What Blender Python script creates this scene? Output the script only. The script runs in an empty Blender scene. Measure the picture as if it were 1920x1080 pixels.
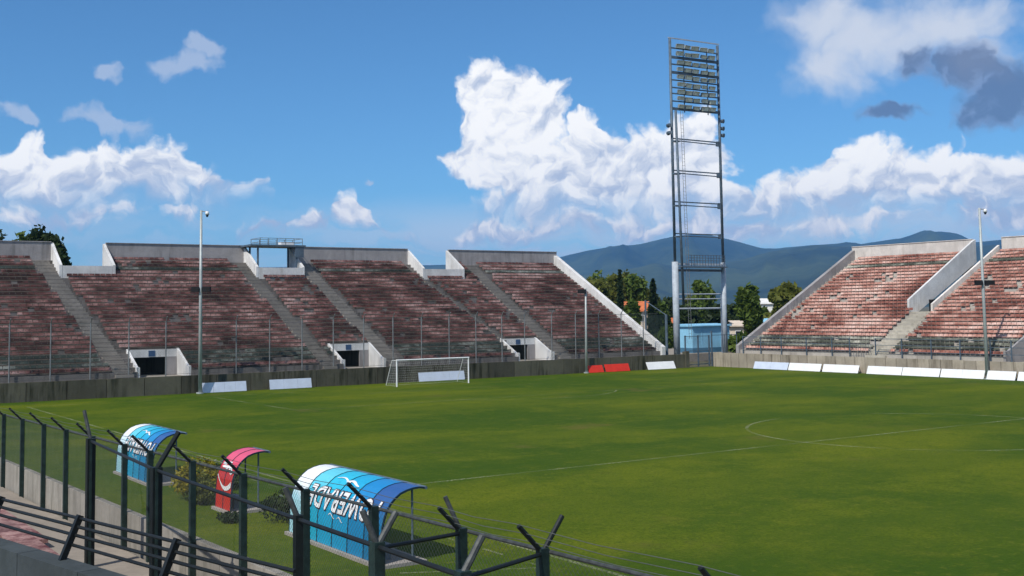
import bpy, bmesh, math, random
import numpy as np
from mathutils import Vector, Matrix, noise as mnoise

# ---- picture-wide settings
EXPOSURE = 0.0
SUN_E = 4.3
SKY_STR = 0.104
SKY_TINT = (0.56, 0.93, 1.18)
CLOUD_GAIN = 0.95
HAZE_DENSITY = 7.5e-5
HAZE_COL = (0.15, 0.47, 1.0)
random.seed(7); rng = np.random.default_rng(7)
R = math.radians
scene = bpy.context.scene
COL = scene.collection

# ------------------------------------------------------------------ camera
# world axes: X across the pitch (0 = near touchline), Y along the pitch towards the goal, Z up, metres
CAM = Vector((-18.316, -39.048, 6.484)); FPX = 2190.9; CX, CY = 960.0, 422.0
YAW, PITCH, ROLL = 0.59278, 0.07269, -0.013648
_f = Vector((math.sin(YAW)*math.cos(PITCH), math.cos(YAW)*math.cos(PITCH), math.sin(PITCH)))
_r = Vector((math.cos(YAW), -math.sin(YAW), 0)); _u = _r.cross(_f)
CR = _r*math.cos(ROLL) + _u*math.sin(ROLL); CU = -_r*math.sin(ROLL) + _u*math.cos(ROLL); CF = _f
cam_d = bpy.data.cameras.new('camera'); cam = bpy.data.objects.new('camera', cam_d); COL.objects.link(cam)
cam.matrix_world = Matrix(((CR.x, CU.x, -CF.x, CAM.x), (CR.y, CU.y, -CF.y, CAM.y), (CR.z, CU.z, -CF.z, CAM.z), (0, 0, 0, 1)))
cam_d.sensor_width = 36.0; cam_d.lens = FPX/1920*36.0
cam_d.shift_y = -(540-CY)/1920
cam_d.clip_start = 0.1; cam_d.clip_end = 60000
scene.camera = cam

def ray(px, py): return (CF + CR*((px-CX)/FPX) + CU*((CY-py)/FPX))
def onZ(px, py, z): d = ray(px, py); return CAM + d*((z-CAM.z)/d.z)
def onY(px, py, y): d = ray(px, py); return CAM + d*((y-CAM.y)/d.y)
def onX(px, py, x): d = ray(px, py); return CAM + d*((x-CAM.x)/d.x)
def at_dist(px, py, dist):
    d = ray(px, py); h = math.hypot(d.x, d.y); return CAM + d*(dist/h)
def azel(px, py):
    d = ray(px, py); return math.degrees(math.atan2(d.x, d.y)), math.degrees(math.atan2(d.z, math.hypot(d.x, d.y)))
def project(p):
    d = Vector(p)-CAM; z = d.dot(CF); return CX+FPX*d.dot(CR)/z, CY-FPX*d.dot(CU)/z

# ------------------------------------------------------------------ exposure
scene.render.engine = 'CYCLES'
scene.view_settings.view_transform = 'Standard'; scene.view_settings.look = 'None'
scene.view_settings.exposure = EXPOSURE; scene.view_settings.gamma = 1.0
scene.view_settings.use_curve_mapping = False
cy = scene.cycles
cy.max_bounces = 6; cy.diffuse_bounces = 2; cy.glossy_bounces = 2; cy.transparent_max_bounces = 12; cy.volume_bounces = 0
cy.use_denoising = True
cy.sample_clamp_indirect = 4.0

# ------------------------------------------------------------------ sun
SUN_EL = 50.0; SUN_H = Vector((-0.93, -0.36, 0)).normalized()
sun_dir = Vector((SUN_H.x*math.cos(R(SUN_EL)), SUN_H.y*math.cos(R(SUN_EL)), math.sin(R(SUN_EL))))
sl = bpy.data.lights.new('sun', 'SUN'); sl.energy = SUN_E; sl.angle = R(0.53); sl.color = (1.0, 0.955, 0.88)
so = bpy.data.objects.new('sun', sl); COL.objects.link(so)
so.rotation_euler = (-sun_dir).to_track_quat('-Z', 'Y').to_euler(); so.location = (-60, -60, 90)

# ------------------------------------------------------------------ sky with clouds
world = bpy.data.worlds.new('World'); scene.world = world; world.use_nodes = True
WN, WL = world.node_tree.nodes, world.node_tree.links
WN.clear()

def N(nodes, typ, **kw):
    n = nodes.new(typ)
    for k, v in kw.items():
        setattr(n, k, v)
    return n
def vmath(nd, lk, op, a, b=None):
    n = nd.new('ShaderNodeVectorMath'); n.operation = op
    for i, s in enumerate((a, b)):
        if s is None: continue
        if isinstance(s, (tuple, list, Vector)): n.inputs[i].default_value = s
        else: lk.new(s, n.inputs[i])
    return n.outputs['Value'] if op in ('LENGTH', 'DOT_PRODUCT', 'DISTANCE') else n.outputs[0]
def math_(nd, lk, op, a, b=None, c=None, clamp=False):
    n = nd.new('ShaderNodeMath'); n.operation = op; n.use_clamp = clamp
    for i, s in enumerate((a, b, c)):
        if s is None: continue
        if isinstance(s, (int, float)): n.inputs[i].default_value = s
        else: lk.new(s, n.inputs[i])
    return n.outputs[0]
def maprange(nd, lk, v, a, b, c=0.0, d=1.0, smooth=True):
    n = nd.new('ShaderNodeMapRange'); n.interpolation_type = 'SMOOTHSTEP' if smooth else 'LINEAR'; n.clamp = True
    lk.new(v, n.inputs[0]); n.inputs[1].default_value = a; n.inputs[2].default_value = b
    n.inputs[3].default_value = c; n.inputs[4].default_value = d
    return n.outputs[0]
def noise_n(nd, lk, vec, scale, detail=4.0, rough=0.55, out='Fac'):
    n = nd.new('ShaderNodeTexNoise'); n.inputs['Scale'].default_value = scale
    n.inputs['Detail'].default_value = detail; n.inputs['Roughness'].default_value = rough
    if vec is not None: lk.new(vec, n.inputs['Vector'])
    return n.outputs[out]
def mixc(nd, lk, fac, a, b, blend='MIX'):
    n = nd.new('ShaderNodeMix'); n.data_type = 'RGBA'; n.blend_type = blend
    if isinstance(fac, (int, float)): n.inputs[0].default_value = fac
    else: lk.new(fac, n.inputs[0])
    for i, s in ((6, a), (7, b)):
        if isinstance(s, (tuple, list)): n.inputs[i].default_value = (*s[:3], 1)
        else: lk.new(s, n.inputs[i])
    return n.outputs[2]

def noise2(nd, lk, vec, scale, detail, rough, out='Fac'):
    n = nd.new('ShaderNodeTexNoise'); n.noise_dimensions = '2D'; n.inputs['Scale'].default_value = scale
    n.inputs['Detail'].default_value = detail; n.inputs['Roughness'].default_value = rough
    lk.new(vec, n.inputs['Vector']); return n.outputs[out]
AZ0, AZ1, EL0, EL1 = 4.0, 64.0, -2.0, 18.0
def profile_curve(nd, lk, t, pts):
    """elevation of a cloud edge along the azimuth, from outline points"""
    n = nd.new('ShaderNodeFloatCurve'); c = n.mapping.curves[0]
    q = sorted((((azel(x, y)[0]-AZ0)/(AZ1-AZ0), (azel(x, y)[1]-EL0)/(EL1-EL0)) for x, y in pts))
    q = [(0.0, q[0][1])] + q + [(1.0, q[-1][1])]
    while len(c.points) < len(q): c.points.new(0.5, 0.5)
    for p, (a, b) in zip(c.points, q): p.location = (a, b); p.handle_type = 'AUTO_CLAMPED'
    n.mapping.use_clip = False; n.mapping.update(); lk.new(t, n.inputs['Value'])
    return math_(nd, lk, 'MULTIPLY_ADD', n.outputs[0], EL1-EL0, EL0)
def blobs_field(nd, lk, q, blobs):
    acc = None
    for (bx, by, rx, ry) in blobs:
        a0, e0 = azel(bx, by)
        t = vmath(nd, lk, 'MULTIPLY', vmath(nd, lk, 'SUBTRACT', q, (a0, e0, 0)), (38.0/rx/1.35, 38.0/ry/1.35, 0))
        f = math_(nd, lk, 'SUBTRACT', 1.0, vmath(nd, lk, 'LENGTH', t))
        acc = f if acc is None else math_(nd, lk, 'SMOOTH_MAX', acc, f, 0.15)
    return acc
TOP1 = [(-60,262),(0,258),(35,240),(62,232),(85,240),(110,268),(150,268),(185,258),(225,262),(270,262),(310,257),(350,272),(380,300),(400,296),(430,322),(470,322),(492,335),(510,380),(560,480),
        (780,470),(840,400),(880,372),(940,330),(1000,290),(1060,262),(1100,248),(1130,245),(1160,268),(1200,285),(1250,280),(1300,290),(1345,312),(1375,338),
        (1410,330),(1450,312),(1480,318),(1510,308),(1545,300),(1565,262),(1600,250),(1640,262),(1690,270),(1740,268),(1790,264),(1815,274),(1840,292),(1870,286),(1910,288),(1960,300),(2000,320)]
BOT1 = [(-60,384),(0,396),(60,400),(150,396),(240,392),(300,390),(380,372),(430,362),(480,350),(520,352),(600,420),
        (800,430),(840,372),(870,396),(930,408),(1000,410),(1080,408),(1160,404),(1240,408),(1320,408),(1380,416),(1480,422),(1560,412),(1640,410),(1720,408),(1800,412),(1900,404),(2000,404)]
TOP2 = [(-60,388),(60,386),(200,380),(300,378),(370,370),(400,392),(450,420),(500,420),(535,410),(560,404),(590,386),(615,396),(640,366),(668,350),(700,372),(715,410),(760,442),(830,430),(900,392),(960,390),(1040,396),(1150,392),(1240,388),(1330,386),(1420,412),(1500,404),(1580,392),(1630,384),(1690,398),(1740,400),(1800,378),(1850,372),(1900,384),(2000,380)]
BOT2 = [(-60,418),(60,418),(200,414),(300,408),(370,402),(420,392),(470,440),(520,444),(590,434),(640,430),(690,424),(740,446),(830,452),(950,446),(1100,450),(1250,446),(1400,446),(1500,440),(1600,444),(1700,424),(1800,420),(1900,430),(2000,430)]
SOFT = [(1560,120,82,52),(1640,70,140,54),(1780,48,140,56),(1545,40,80,46),(1860,105,60,46)]
DARK = [(1742,108,44,28),(1830,118,74,40),(1885,170,74,66),(1845,222,54,34),(1660,206,50,16)]
WISP = [(330,122,62,26),(372,92,26,22),(190,140,30,14),(215,226,74,22),(20,216,30,12),(705,322,20,6)]

tc = N(WN, 'ShaderNodeTexCoord')
sepd = N(WN, 'ShaderNodeSeparateXYZ'); WL.new(tc.outputs['Generated'], sepd.inputs[0])
az = math_(WN, WL, 'MULTIPLY', math_(WN, WL, 'ARCTAN2', sepd.outputs[0], sepd.outputs[1]), 180/math.pi)
el = math_(WN, WL, 'MULTIPLY', math_(WN, WL, 'ARCSINE', sepd.outputs[2]), 180/math.pi)
cmb = N(WN, 'ShaderNodeCombineXYZ'); WL.new(az, cmb.inputs[0]); WL.new(el, cmb.inputs[1])
P0 = cmb.outputs[0]
sky = N(WN, 'ShaderNodeTexSky'); sky.sky_type = 'NISHITA'; sky.sun_disc = False
sky.sun_elevation = R(SUN_EL); sky.sun_rotation = math.atan2(SUN_H.x, SUN_H.y)
sky.altitude = 1200; sky.air_density = 1.0; sky.dust_density = 0.6; sky.ozone_density = 2.5
skyc = vmath(WN, WL, 'MULTIPLY', sky.outputs[0], SKY_TINT)

# warp the sky direction a little so that cloud edges billow
wcol = noise2(WN, WL, P0, 0.30, 4.0, 0.50, 'Color')
wv = vmath(WN, WL, 'SUBTRACT', wcol, (.5, .5, .5))
Q1 = vmath(WN, WL, 'ADD', P0, vmath(WN, WL, 'MULTIPLY', wv, (3.0, 2.0, 0)))
wcol2 = noise2(WN, WL, Q1, 1.05, 3.0, 0.5, 'Color')
Q = vmath(WN, WL, 'ADD', Q1, vmath(WN, WL, 'MULTIPLY', vmath(WN, WL, 'SUBTRACT', wcol2, (.5, .5, .5)), (0.9, 0.7, 0)))
sq = N(WN, 'ShaderNodeSeparateXYZ'); WL.new(Q, sq.inputs[0])
tq = math_(WN, WL, 'DIVIDE', math_(WN, WL, 'SUBTRACT', sq.outputs[0], AZ0), AZ1-AZ0)
T1 = profile_curve(WN, WL, tq, TOP1); B1 = profile_curve(WN, WL, tq, BOT1)
T2 = profile_curve(WN, WL, tq, TOP2); B2 = profile_curve(WN, WL, tq, BOT2)
vq = sq.outputs[1]
def billow(vec):
    """heaped cloud relief: rounded lumps of three sizes"""
    out = None
    for sc_, wt, sm in ((0.50, .50, .8), (1.15, .30, .6), (2.6, .09, .4)):
        v = WN.new('ShaderNodeTexVoronoi'); v.voronoi_dimensions = '2D'; v.feature = 'SMOOTH_F1' if sc_ < 1 else 'F1'
        v.inputs['Scale'].default_value = sc_
        if sc_ < 1: v.inputs['Smoothness'].default_value = .5
        WL.new(vec, v.inputs['Vector'])
        d = v.outputs['Distance']; d2 = math_(WN, WL, 'MULTIPLY', d, d)
        t_ = math_(WN, WL, 'MULTIPLY', math_(WN, WL, 'SUBTRACT', 1.0, d2), wt)
        out = t_ if out is None else math_(WN, WL, 'ADD', out, t_)
    return out
nf = noise2(WN, WL, P0, 1.6, 7.0, 0.62)                       # frayed edges
H1 = billow(Q); H2 = billow(vmath(WN, WL, 'ADD', Q, (-0.20, 0.34, 0)))
nl = noise2(WN, WL, Q, 0.40, 5.0, 0.55)
nl2 = noise2(WN, WL, vmath(WN, WL, 'ADD', Q, (-0.40, 0.65, 0)), 0.40, 5.0, 0.55)
nfc = math_(WN, WL, 'ADD', math_(WN, WL, 'MULTIPLY', math_(WN, WL, 'SUBTRACT', nf, 0.5), 0.50), math_(WN, WL, 'MULTIPLY', math_(WN, WL, 'SUBTRACT', H1, .72), 1.5))
in_view = maprange(WN, WL, math_(WN, WL, 'ABSOLUTE', math_(WN, WL, 'SUBTRACT', az, 34.0)), 27.0, 33.0, 1.0, 0.0)
def layer(T, B, softT, softB, extra=None):
    rise = math_(WN, WL, 'SUBTRACT', T, vq)
    if extra is not None: rise = math_(WN, WL, 'SMOOTH_MAX', rise, extra, .3)
    top = math_(WN, WL, 'ADD', rise, nfc)
    bot = math_(WN, WL, 'ADD', math_(WN, WL, 'SUBTRACT', vq, B), nfc)
    a = math_(WN, WL, 'MULTIPLY', maprange(WN, WL, top, 0.0, softT), maprange(WN, WL, bot, -softB*.6, softB))
    h = math_(WN, WL, 'DIVIDE', math_(WN, WL, 'SUBTRACT', vq, B), math_(WN, WL, 'MAXIMUM', math_(WN, WL, 'SUBTRACT', T, B), 2.2))
    h = math_(WN, WL, 'MINIMUM', h, 0.70)
    return math_(WN, WL, 'MULTIPLY', a, in_view), h
HEAP = [(903,162,42,32),(975,186,58,44),(918,228,50,52),(1000,238,56,54),(1108,250,34,32),(876,312,40,34),(930,300,60,54),(1128,330,40,30),(1200,300,60,44),(1268,268,36,36),(1306,252,36,36),(1300,300,56,46)]
hp = math_(WN, WL, 'MULTIPLY', blobs_field(WN, WL, Q, HEAP), 1.9)
a1, h1 = layer(T1, B1, 0.55, 1.5, hp)
a2b, h2 = layer(T2, B2, 0.6, 0.55)
# the same sort of cloud all round the sky outside the view
bn = noise2(WN, WL, vmath(WN, WL, 'MULTIPLY', Q, (0.055, 0.10, 0)), 1.0, 4.0, 0.55)
out_v = math_(WN, WL, 'MAXIMUM', math_(WN, WL, 'SUBTRACT', 1.0, in_view), maprange(WN, WL, el, 17.0, 24.0))
a0 = math_(WN, WL, 'MULTIPLY', math_(WN, WL, 'MULTIPLY', maprange(WN, WL, math_(WN, WL, 'ADD', bn, math_(WN, WL, 'MULTIPLY', nfc, .08)), 0.52, 0.62), out_v), maprange(WN, WL, el, 1.0, 3.0))
dif = math_(WN, WL, 'ADD', math_(WN, WL, 'MULTIPLY', math_(WN, WL, 'SUBTRACT', nl, nl2), 2.0), math_(WN, WL, 'MULTIPLY', math_(WN, WL, 'SUBTRACT', H1, H2), 1.5))
def lit(h, k):
    return maprange(WN, WL, math_(WN, WL, 'ADD', math_(WN, WL, 'MULTIPLY', h, k), dif), -0.12, 0.74)
low = maprange(WN, WL, el, 1.5, 7.0, 0.0, 1.0)
white = mixc(WN, WL, low, (1.12, 1.07, 1.05), (1.20, 1.19, 1.17))
grey = mixc(WN, WL, low, (0.50, 0.62, 0.82), (0.55, 0.64, 0.82))
c1 = mixc(WN, WL, lit(h1, 0.82), grey, white)
c2b = mixc(WN, WL, lit(h2, 0.95), grey, white)
D2 = math_(WN, WL, 'ADD', blobs_field(WN, WL, Q, SOFT), math_(WN, WL, 'MULTIPLY', nfc, .4))
a2 = math_(WN, WL, 'MULTIPLY', maprange(WN, WL, D2, -0.1, 0.85), 0.85)
D3 = math_(WN, WL, 'ADD', blobs_field(WN, WL, Q, DARK), math_(WN, WL, 'MULTIPLY', nfc, .4))
a3 = math_(WN, WL, 'MULTIPLY', maprange(WN, WL, D3, 0.02, 0.62), 0.88)
c3 = mixc(WN, WL, maprange(WN, WL, math_(WN, WL, 'ADD', D3, dif), .15, .8), (0.24, 0.34, 0.56), (0.14, 0.21, 0.37))
D4 = math_(WN, WL, 'ADD', blobs_field(WN, WL, Q, WISP), math_(WN, WL, 'MULTIPLY', nfc, .8))
a4 = math_(WN, WL, 'MULTIPLY', maprange(WN, WL, D4, 0.05, 0.62), 0.60)
# thin bank low over the horizon, thicker towards the right
bankn = noise2(WN, WL, vmath(WN, WL, 'MULTIPLY', Q, (0.25, 0.9, 0)), 1.0, 4.0, 0.55)
ah = math_(WN, WL, 'MULTIPLY', maprange(WN, WL, el, 6.0, 3.6), maprange(WN, WL, az, 20.0, 34.0, 0.45, 0.88))
ah = math_(WN, WL, 'MULTIPLY', math_(WN, WL, 'MULTIPLY', ah, maprange(WN, WL, bankn, .32, .62, .25, .8)), maprange(WN, WL, el, -1.0, 1.5))
CLOUD = CLOUD_GAIN
bg_sky = N(WN, 'ShaderNodeBackground'); WL.new(skyc, bg_sky.inputs[0]); bg_sky.inputs[1].default_value = SKY_STR
def bg(col, strength=1.0):
    b = N(WN, 'ShaderNodeBackground')
    if isinstance(col, tuple): b.inputs[0].default_value = (*col, 1)
    else: WL.new(col, b.inputs[0])
    b.inputs[1].default_value = strength*CLOUD; return b.outputs[0]
def mixs(fac, a, b):
    m = N(WN, 'ShaderNodeMixShader'); WL.new(fac, m.inputs[0]); WL.new(a, m.inputs[1]); WL.new(b, m.inputs[2]); return m.outputs[0]
sh = bg_sky.outputs[0]
sh = mixs(a4, sh, bg((0.62, 0.70, 0.86)))
sh = mixs(a2, sh, bg((0.80, 0.84, 0.92)))
sh = mixs(a0, sh, bg((0.78, 0.82, 0.90)))
sh = mixs(ah, sh, bg((0.72, 0.80, 0.93)))
sh = mixs(a1, sh, bg(c1))
sh = mixs(a2b, sh, bg(c2b))
sh = mixs(a3, sh, bg(c3))
wo = N(WN, 'ShaderNodeOutputWorld'); WL.new(sh, wo.inputs[0])
world.cycles.sampling_method = 'MANUAL'; world.cycles.sample_map_resolution = 512

# ------------------------------------------------------------------ materials
MATS = {}
def new_mat(name):
    m = bpy.data.materials.new(name); m.use_nodes = True
    nd, lk = m.node_tree.nodes, m.node_tree.links
    b = nd['Principled BSDF']; return m, nd, lk, b
def pos_node(nd):
    return nd.new('ShaderNodeNewGeometry').outputs['Position']
def plain(name, col, rough=0.6, metal=0.0, var=0.25, scale=1.5, bump=0.0, spec=0.3, vary_obj=0.0, col2=None):
    """one material with uneven tone: large and fine noise in the colour, fine noise in the relief"""
    if name in MATS: return MATS[name]
    m, nd, lk, b = new_mat(name)
    p = pos_node(nd)
    n1 = noise_n(nd, lk, p, scale, 6.0, 0.6); n2 = noise_n(nd, lk, p, scale*9, 3.0, 0.6)
    f = math_(nd, lk, 'ADD', math_(nd, lk, 'MULTIPLY', n1, .7), math_(nd, lk, 'MULTIPLY', n2, .3))
    dark = tuple(c*(1-var) for c in col); lite = col2 if col2 else tuple(min(1, c*(1+var)) for c in col)
    c = mixc(nd, lk, maprange(nd, lk, f, .32, .68), dark, lite)
    if vary_obj:
        oi = nd.new('ShaderNodeObjectInfo')
        k = math_(nd, lk, 'ADD', math_(nd, lk, 'MULTIPLY', oi.outputs['Random'], 2*vary_obj), 1-vary_obj)
        hs = nd.new('ShaderNodeHueSaturation'); lk.new(c, hs.inputs['Color']); lk.new(k, hs.inputs['Value']); c = hs.outputs[0]
    lk.new(c, b.inputs['Base Color'])
    b.inputs['Roughness'].default_value = rough; b.inputs['Metallic'].default_value = metal
    b.inputs['Specular IOR Level'].default_value = spec
    if bump:
        bp = nd.new('ShaderNodeBump'); bp.inputs['Strength'].default_value = bump; bp.inputs['Distance'].default_value = 0.02
        lk.new(n2, bp.inputs['Height']); lk.new(bp.outputs[0], b.inputs['Normal'])
    MATS[name] = m; return m
def concrete(name, col, stain, stain_amt=0.5, vary=0.1, streak=True, rough=0.9):
    """weathered concrete: blotches, runs of dirt down the face, fine grain"""
    if name in MATS: return MATS[name]
    m, nd, lk, b = new_mat(name)
    p = pos_node(nd)
    n1 = noise_n(nd, lk, p, .5, 7.0, .65); n2 = noise_n(nd, lk, p, 7.0, 4.0, .6)
    c = mixc(nd, lk, maprange(nd, lk, n1, .3, .7), tuple(x*.82 for x in col), tuple(min(1, x*1.12) for x in col))
    c = mixc(nd, lk, math_(nd, lk, 'MULTIPLY', maprange(nd, lk, n2, .35, .7), .25), c, tuple(x*.6 for x in col))
    if streak:
        ps = vmath(nd, lk, 'MULTIPLY', p, (2.2, 2.2, .22))
        n3 = noise_n(nd, lk, ps, 1.0, 6.0, .65); n4 = noise_n(nd, lk, p, .23, 3.0, .5)
        f = math_(nd, lk, 'MULTIPLY', maprange(nd, lk, n3, .42, .68), maprange(nd, lk, n4, .36, .62))
        c = mixc(nd, lk, math_(nd, lk, 'MULTIPLY', f, stain_amt), c, stain)
    oi = nd.new('ShaderNodeObjectInfo')
    k = math_(nd, lk, 'ADD', math_(nd, lk, 'MULTIPLY', oi.outputs['Random'], 2*vary), 1-vary)
    hs = nd.new('ShaderNodeHueSaturation'); lk.new(c, hs.inputs['Color']); lk.new(k, hs.inputs['Value'])
    lk.new(hs.outputs[0], b.inputs['Base Color'])
    b.inputs['Roughness'].default_value = rough; b.inputs['Specular IOR Level'].default_value = .2
    bp = nd.new('ShaderNodeBump'); bp.inputs['Strength'].default_value = .5; bp.inputs['Distance'].default_value = .02
    lk.new(n2, bp.inputs['Height']); lk.new(bp.outputs[0], b.inputs['Normal'])
    MATS[name] = m; return m

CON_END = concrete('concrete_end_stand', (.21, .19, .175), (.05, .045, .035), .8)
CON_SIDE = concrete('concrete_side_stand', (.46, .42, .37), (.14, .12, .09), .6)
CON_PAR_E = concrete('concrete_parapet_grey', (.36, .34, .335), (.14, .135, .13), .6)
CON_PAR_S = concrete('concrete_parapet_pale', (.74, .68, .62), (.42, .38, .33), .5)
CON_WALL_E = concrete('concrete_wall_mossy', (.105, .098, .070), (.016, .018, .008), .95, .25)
CON_WALL_S = concrete('concrete_wall_beige', (.40, .345, .27), (.12, .095, .06), .75, .14)
CON_AISLE = concrete('concrete_aisle', (.27, .245, .215), (.15, .14, .12), .5)
CON_AISLE_S = concrete('concrete_aisle_warm', (.50, .46, .38), (.22, .19, .14), .5)
WHITE_WALL = concrete('white_painted_concrete', (.72, .71, .69), (.32, .29, .25), .45, .05)
CON_NEAR = concrete('concrete_near_wall', (.33, .30, .255), (.10, .095, .07), .7, .16)
CON_FLOOR = concrete('concrete_walkway', (.29, .25, .205), (.15, .125, .095), .6, .05, streak=False)
CON_LEDGE = concrete('concrete_ledge', (.055, .066, .07), (.02, .027, .026), .7, .15)
STEEL_PALE = plain('pale_grey_steel', (.40, .44, .48), .55, 0.0, .18, 2.0)
STEEL_DARK = plain('dark_blue_grey_steel', (.095, .13, .165), .5, .1, .3, 2.0)
STEEL_MID = plain('grey_steel', (.20, .21, .215), .5, .2, .25, 2.0)
POST_GREEN = plain('green_grey_post_paint', (.016, .032, .028), .55, 0.0, .4, 6.0, bump=.3)
POST_DARK = plain('near_black_post_paint', (.007, .011, .0105), .55, 0.0, .4, 6.0, bump=.3)
ARM_GREY = plain('galvanised_arm', (.06, .065, .063), .55, .2, .4, 8.0)
BLACK_RAIL = plain('black_rail_paint', (.010, .012, .012), .5, 0, .3, 5.0)
BLACK = plain('matt_black', (.006, .006, .007), .8)
POLE = plain('galvanised_pole', (.40, .43, .42), .5, .2, .15, 1.0)
WIRE = plain('fence_wire', (.10, .11, .10), .6, .3, .2, 3.0)
WHITE = plain('white_paint', (.78, .78, .77), .5, 0, .06, 3.0)
BOARD_WHITE = plain('white_board_vinyl', (.80, .80, .80), .45, 0, .05, 1.2)
BOARD_SHADE_TINT = plain('shade_tinted_white_vinyl', (.56, .62, .74), .45, 0, .08, 1.2)  # white vinyl with the blue cast of shade put into its colour
BOARD_RED = plain('red_board_vinyl', (.62, .035, .018), .45, 0, .12, 1.2)
RED_PAINT = plain('faded_red_paint', (.17, .03, .034), .8, 0, .5, 1.6, col2=(.40, .25, .22), vary_obj=.25)
SHED_BLUE = plain('light_blue_sheet', (.25, .52, .70), .5, 0, .12, .8)
SHED_BLUE_D = plain('blue_plinth', (.06, .16, .25), .6, 0, .2, .8)
SIGN_BLUE = plain('blue_sign', (.05, .10, .20), .5)
ROOF_ORANGE = plain('orange_roof_tile', (.55, .16, .06), .8, 0, .25, 2.0)
PLASTER = plain('cream_plaster', (.62, .52, .42), .85, 0, .15, .8)
PLASTER_W = plain('white_plaster', (.70, .68, .64), .85, 0, .12, .8)
GLASS_DARK = plain('dark_window', (.02, .025, .03), .15, 0, .2, 1.0, spec=.5)
LAMP_GLASS = plain('lamp_glass', (.62, .67, .60), .25, 0, .3, 2.0, spec=.5)
LAMP_BODY = plain('lamp_housing', (.26, .29, .28), .5, .1, .25, 3.0)
BARK = plain('bark', (.10, .075, .05), .9, 0, .35, 3.0, bump=.5)

def seat_mat(name, cols, dirt=.5):
    """plastic seats: faded and dark ones in drifts, each seat a little different"""
    m, nd, lk, b = new_mat(name)
    p = pos_node(nd)
    cell = vmath(nd, lk, 'FLOOR', vmath(nd, lk, 'MULTIPLY', p, (2.0, 2.0, 2.86)))
    wn = nd.new('ShaderNodeTexWhiteNoise'); wn.noise_dimensions = '3D'; lk.new(cell, wn.inputs['Vector'])
    n1 = noise_n(nd, lk, vmath(nd, lk, 'MULTIPLY', p, (.17, .17, .34)), 1.0, 4.0, .62)
    sz = nd.new('ShaderNodeSeparateXYZ'); lk.new(p, sz.inputs[0])
    row = math_(nd, lk, 'FLOOR', math_(nd, lk, 'DIVIDE', math_(nd, lk, 'SUBTRACT', sz.outputs[2], 1.95), .35))
    cb = nd.new('ShaderNodeCombineXYZ'); lk.new(math_(nd, lk, 'MULTIPLY', sz.outputs[0], .42), cb.inputs[0]); lk.new(math_(nd, lk, 'MULTIPLY', sz.outputs[1], .42), cb.inputs[1]); lk.new(math_(nd, lk, 'MULTIPLY', row, 7.31), cb.inputs[2])
    nr = noise_n(nd, lk, cb.outputs[0], 1.0, 3.0, .6)
    f = math_(nd, lk, 'ADD', math_(nd, lk, 'ADD', math_(nd, lk, 'MULTIPLY', n1, .6), math_(nd, lk, 'MULTIPLY', nr, .4)), math_(nd, lk, 'MULTIPLY', math_(nd, lk, 'SUBTRACT', wn.outputs['Value'], .5), .06))
    cr = nd.new('ShaderNodeValToRGB'); lk.new(f, cr.inputs[0])
    e = cr.color_ramp.elements
    while len(e) < len(cols): e.new(.5)
    for el_, (t, c) in zip(e, cols): el_.position = t; el_.color = (*c, 1)
    n2 = noise_n(nd, lk, p, 3.0, 4.0, .6)
    c = mixc(nd, lk, math_(nd, lk, 'MULTIPLY', maprange(nd, lk, n2, .45, .7), dirt), cr.outputs[0], (.045, .035, .03))
    lk.new(c, b.inputs['Base Color']); b.inputs['Roughness'].default_value = .65; b.inputs['Specular IOR Level'].default_value = .25
    MATS[name] = m; return m
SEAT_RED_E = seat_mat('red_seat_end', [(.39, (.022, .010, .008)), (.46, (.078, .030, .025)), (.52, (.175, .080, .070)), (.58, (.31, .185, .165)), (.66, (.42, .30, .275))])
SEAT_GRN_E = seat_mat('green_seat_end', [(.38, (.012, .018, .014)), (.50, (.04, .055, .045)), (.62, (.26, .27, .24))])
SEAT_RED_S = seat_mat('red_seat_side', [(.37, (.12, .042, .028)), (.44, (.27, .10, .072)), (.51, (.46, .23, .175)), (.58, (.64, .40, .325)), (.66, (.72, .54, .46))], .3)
SEAT_GRN_S = seat_mat('green_seat_side', [(.38, (.03, .035, .022)), (.50, (.11, .115, .085)), (.62, (.46, .44, .36))], .3)

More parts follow.
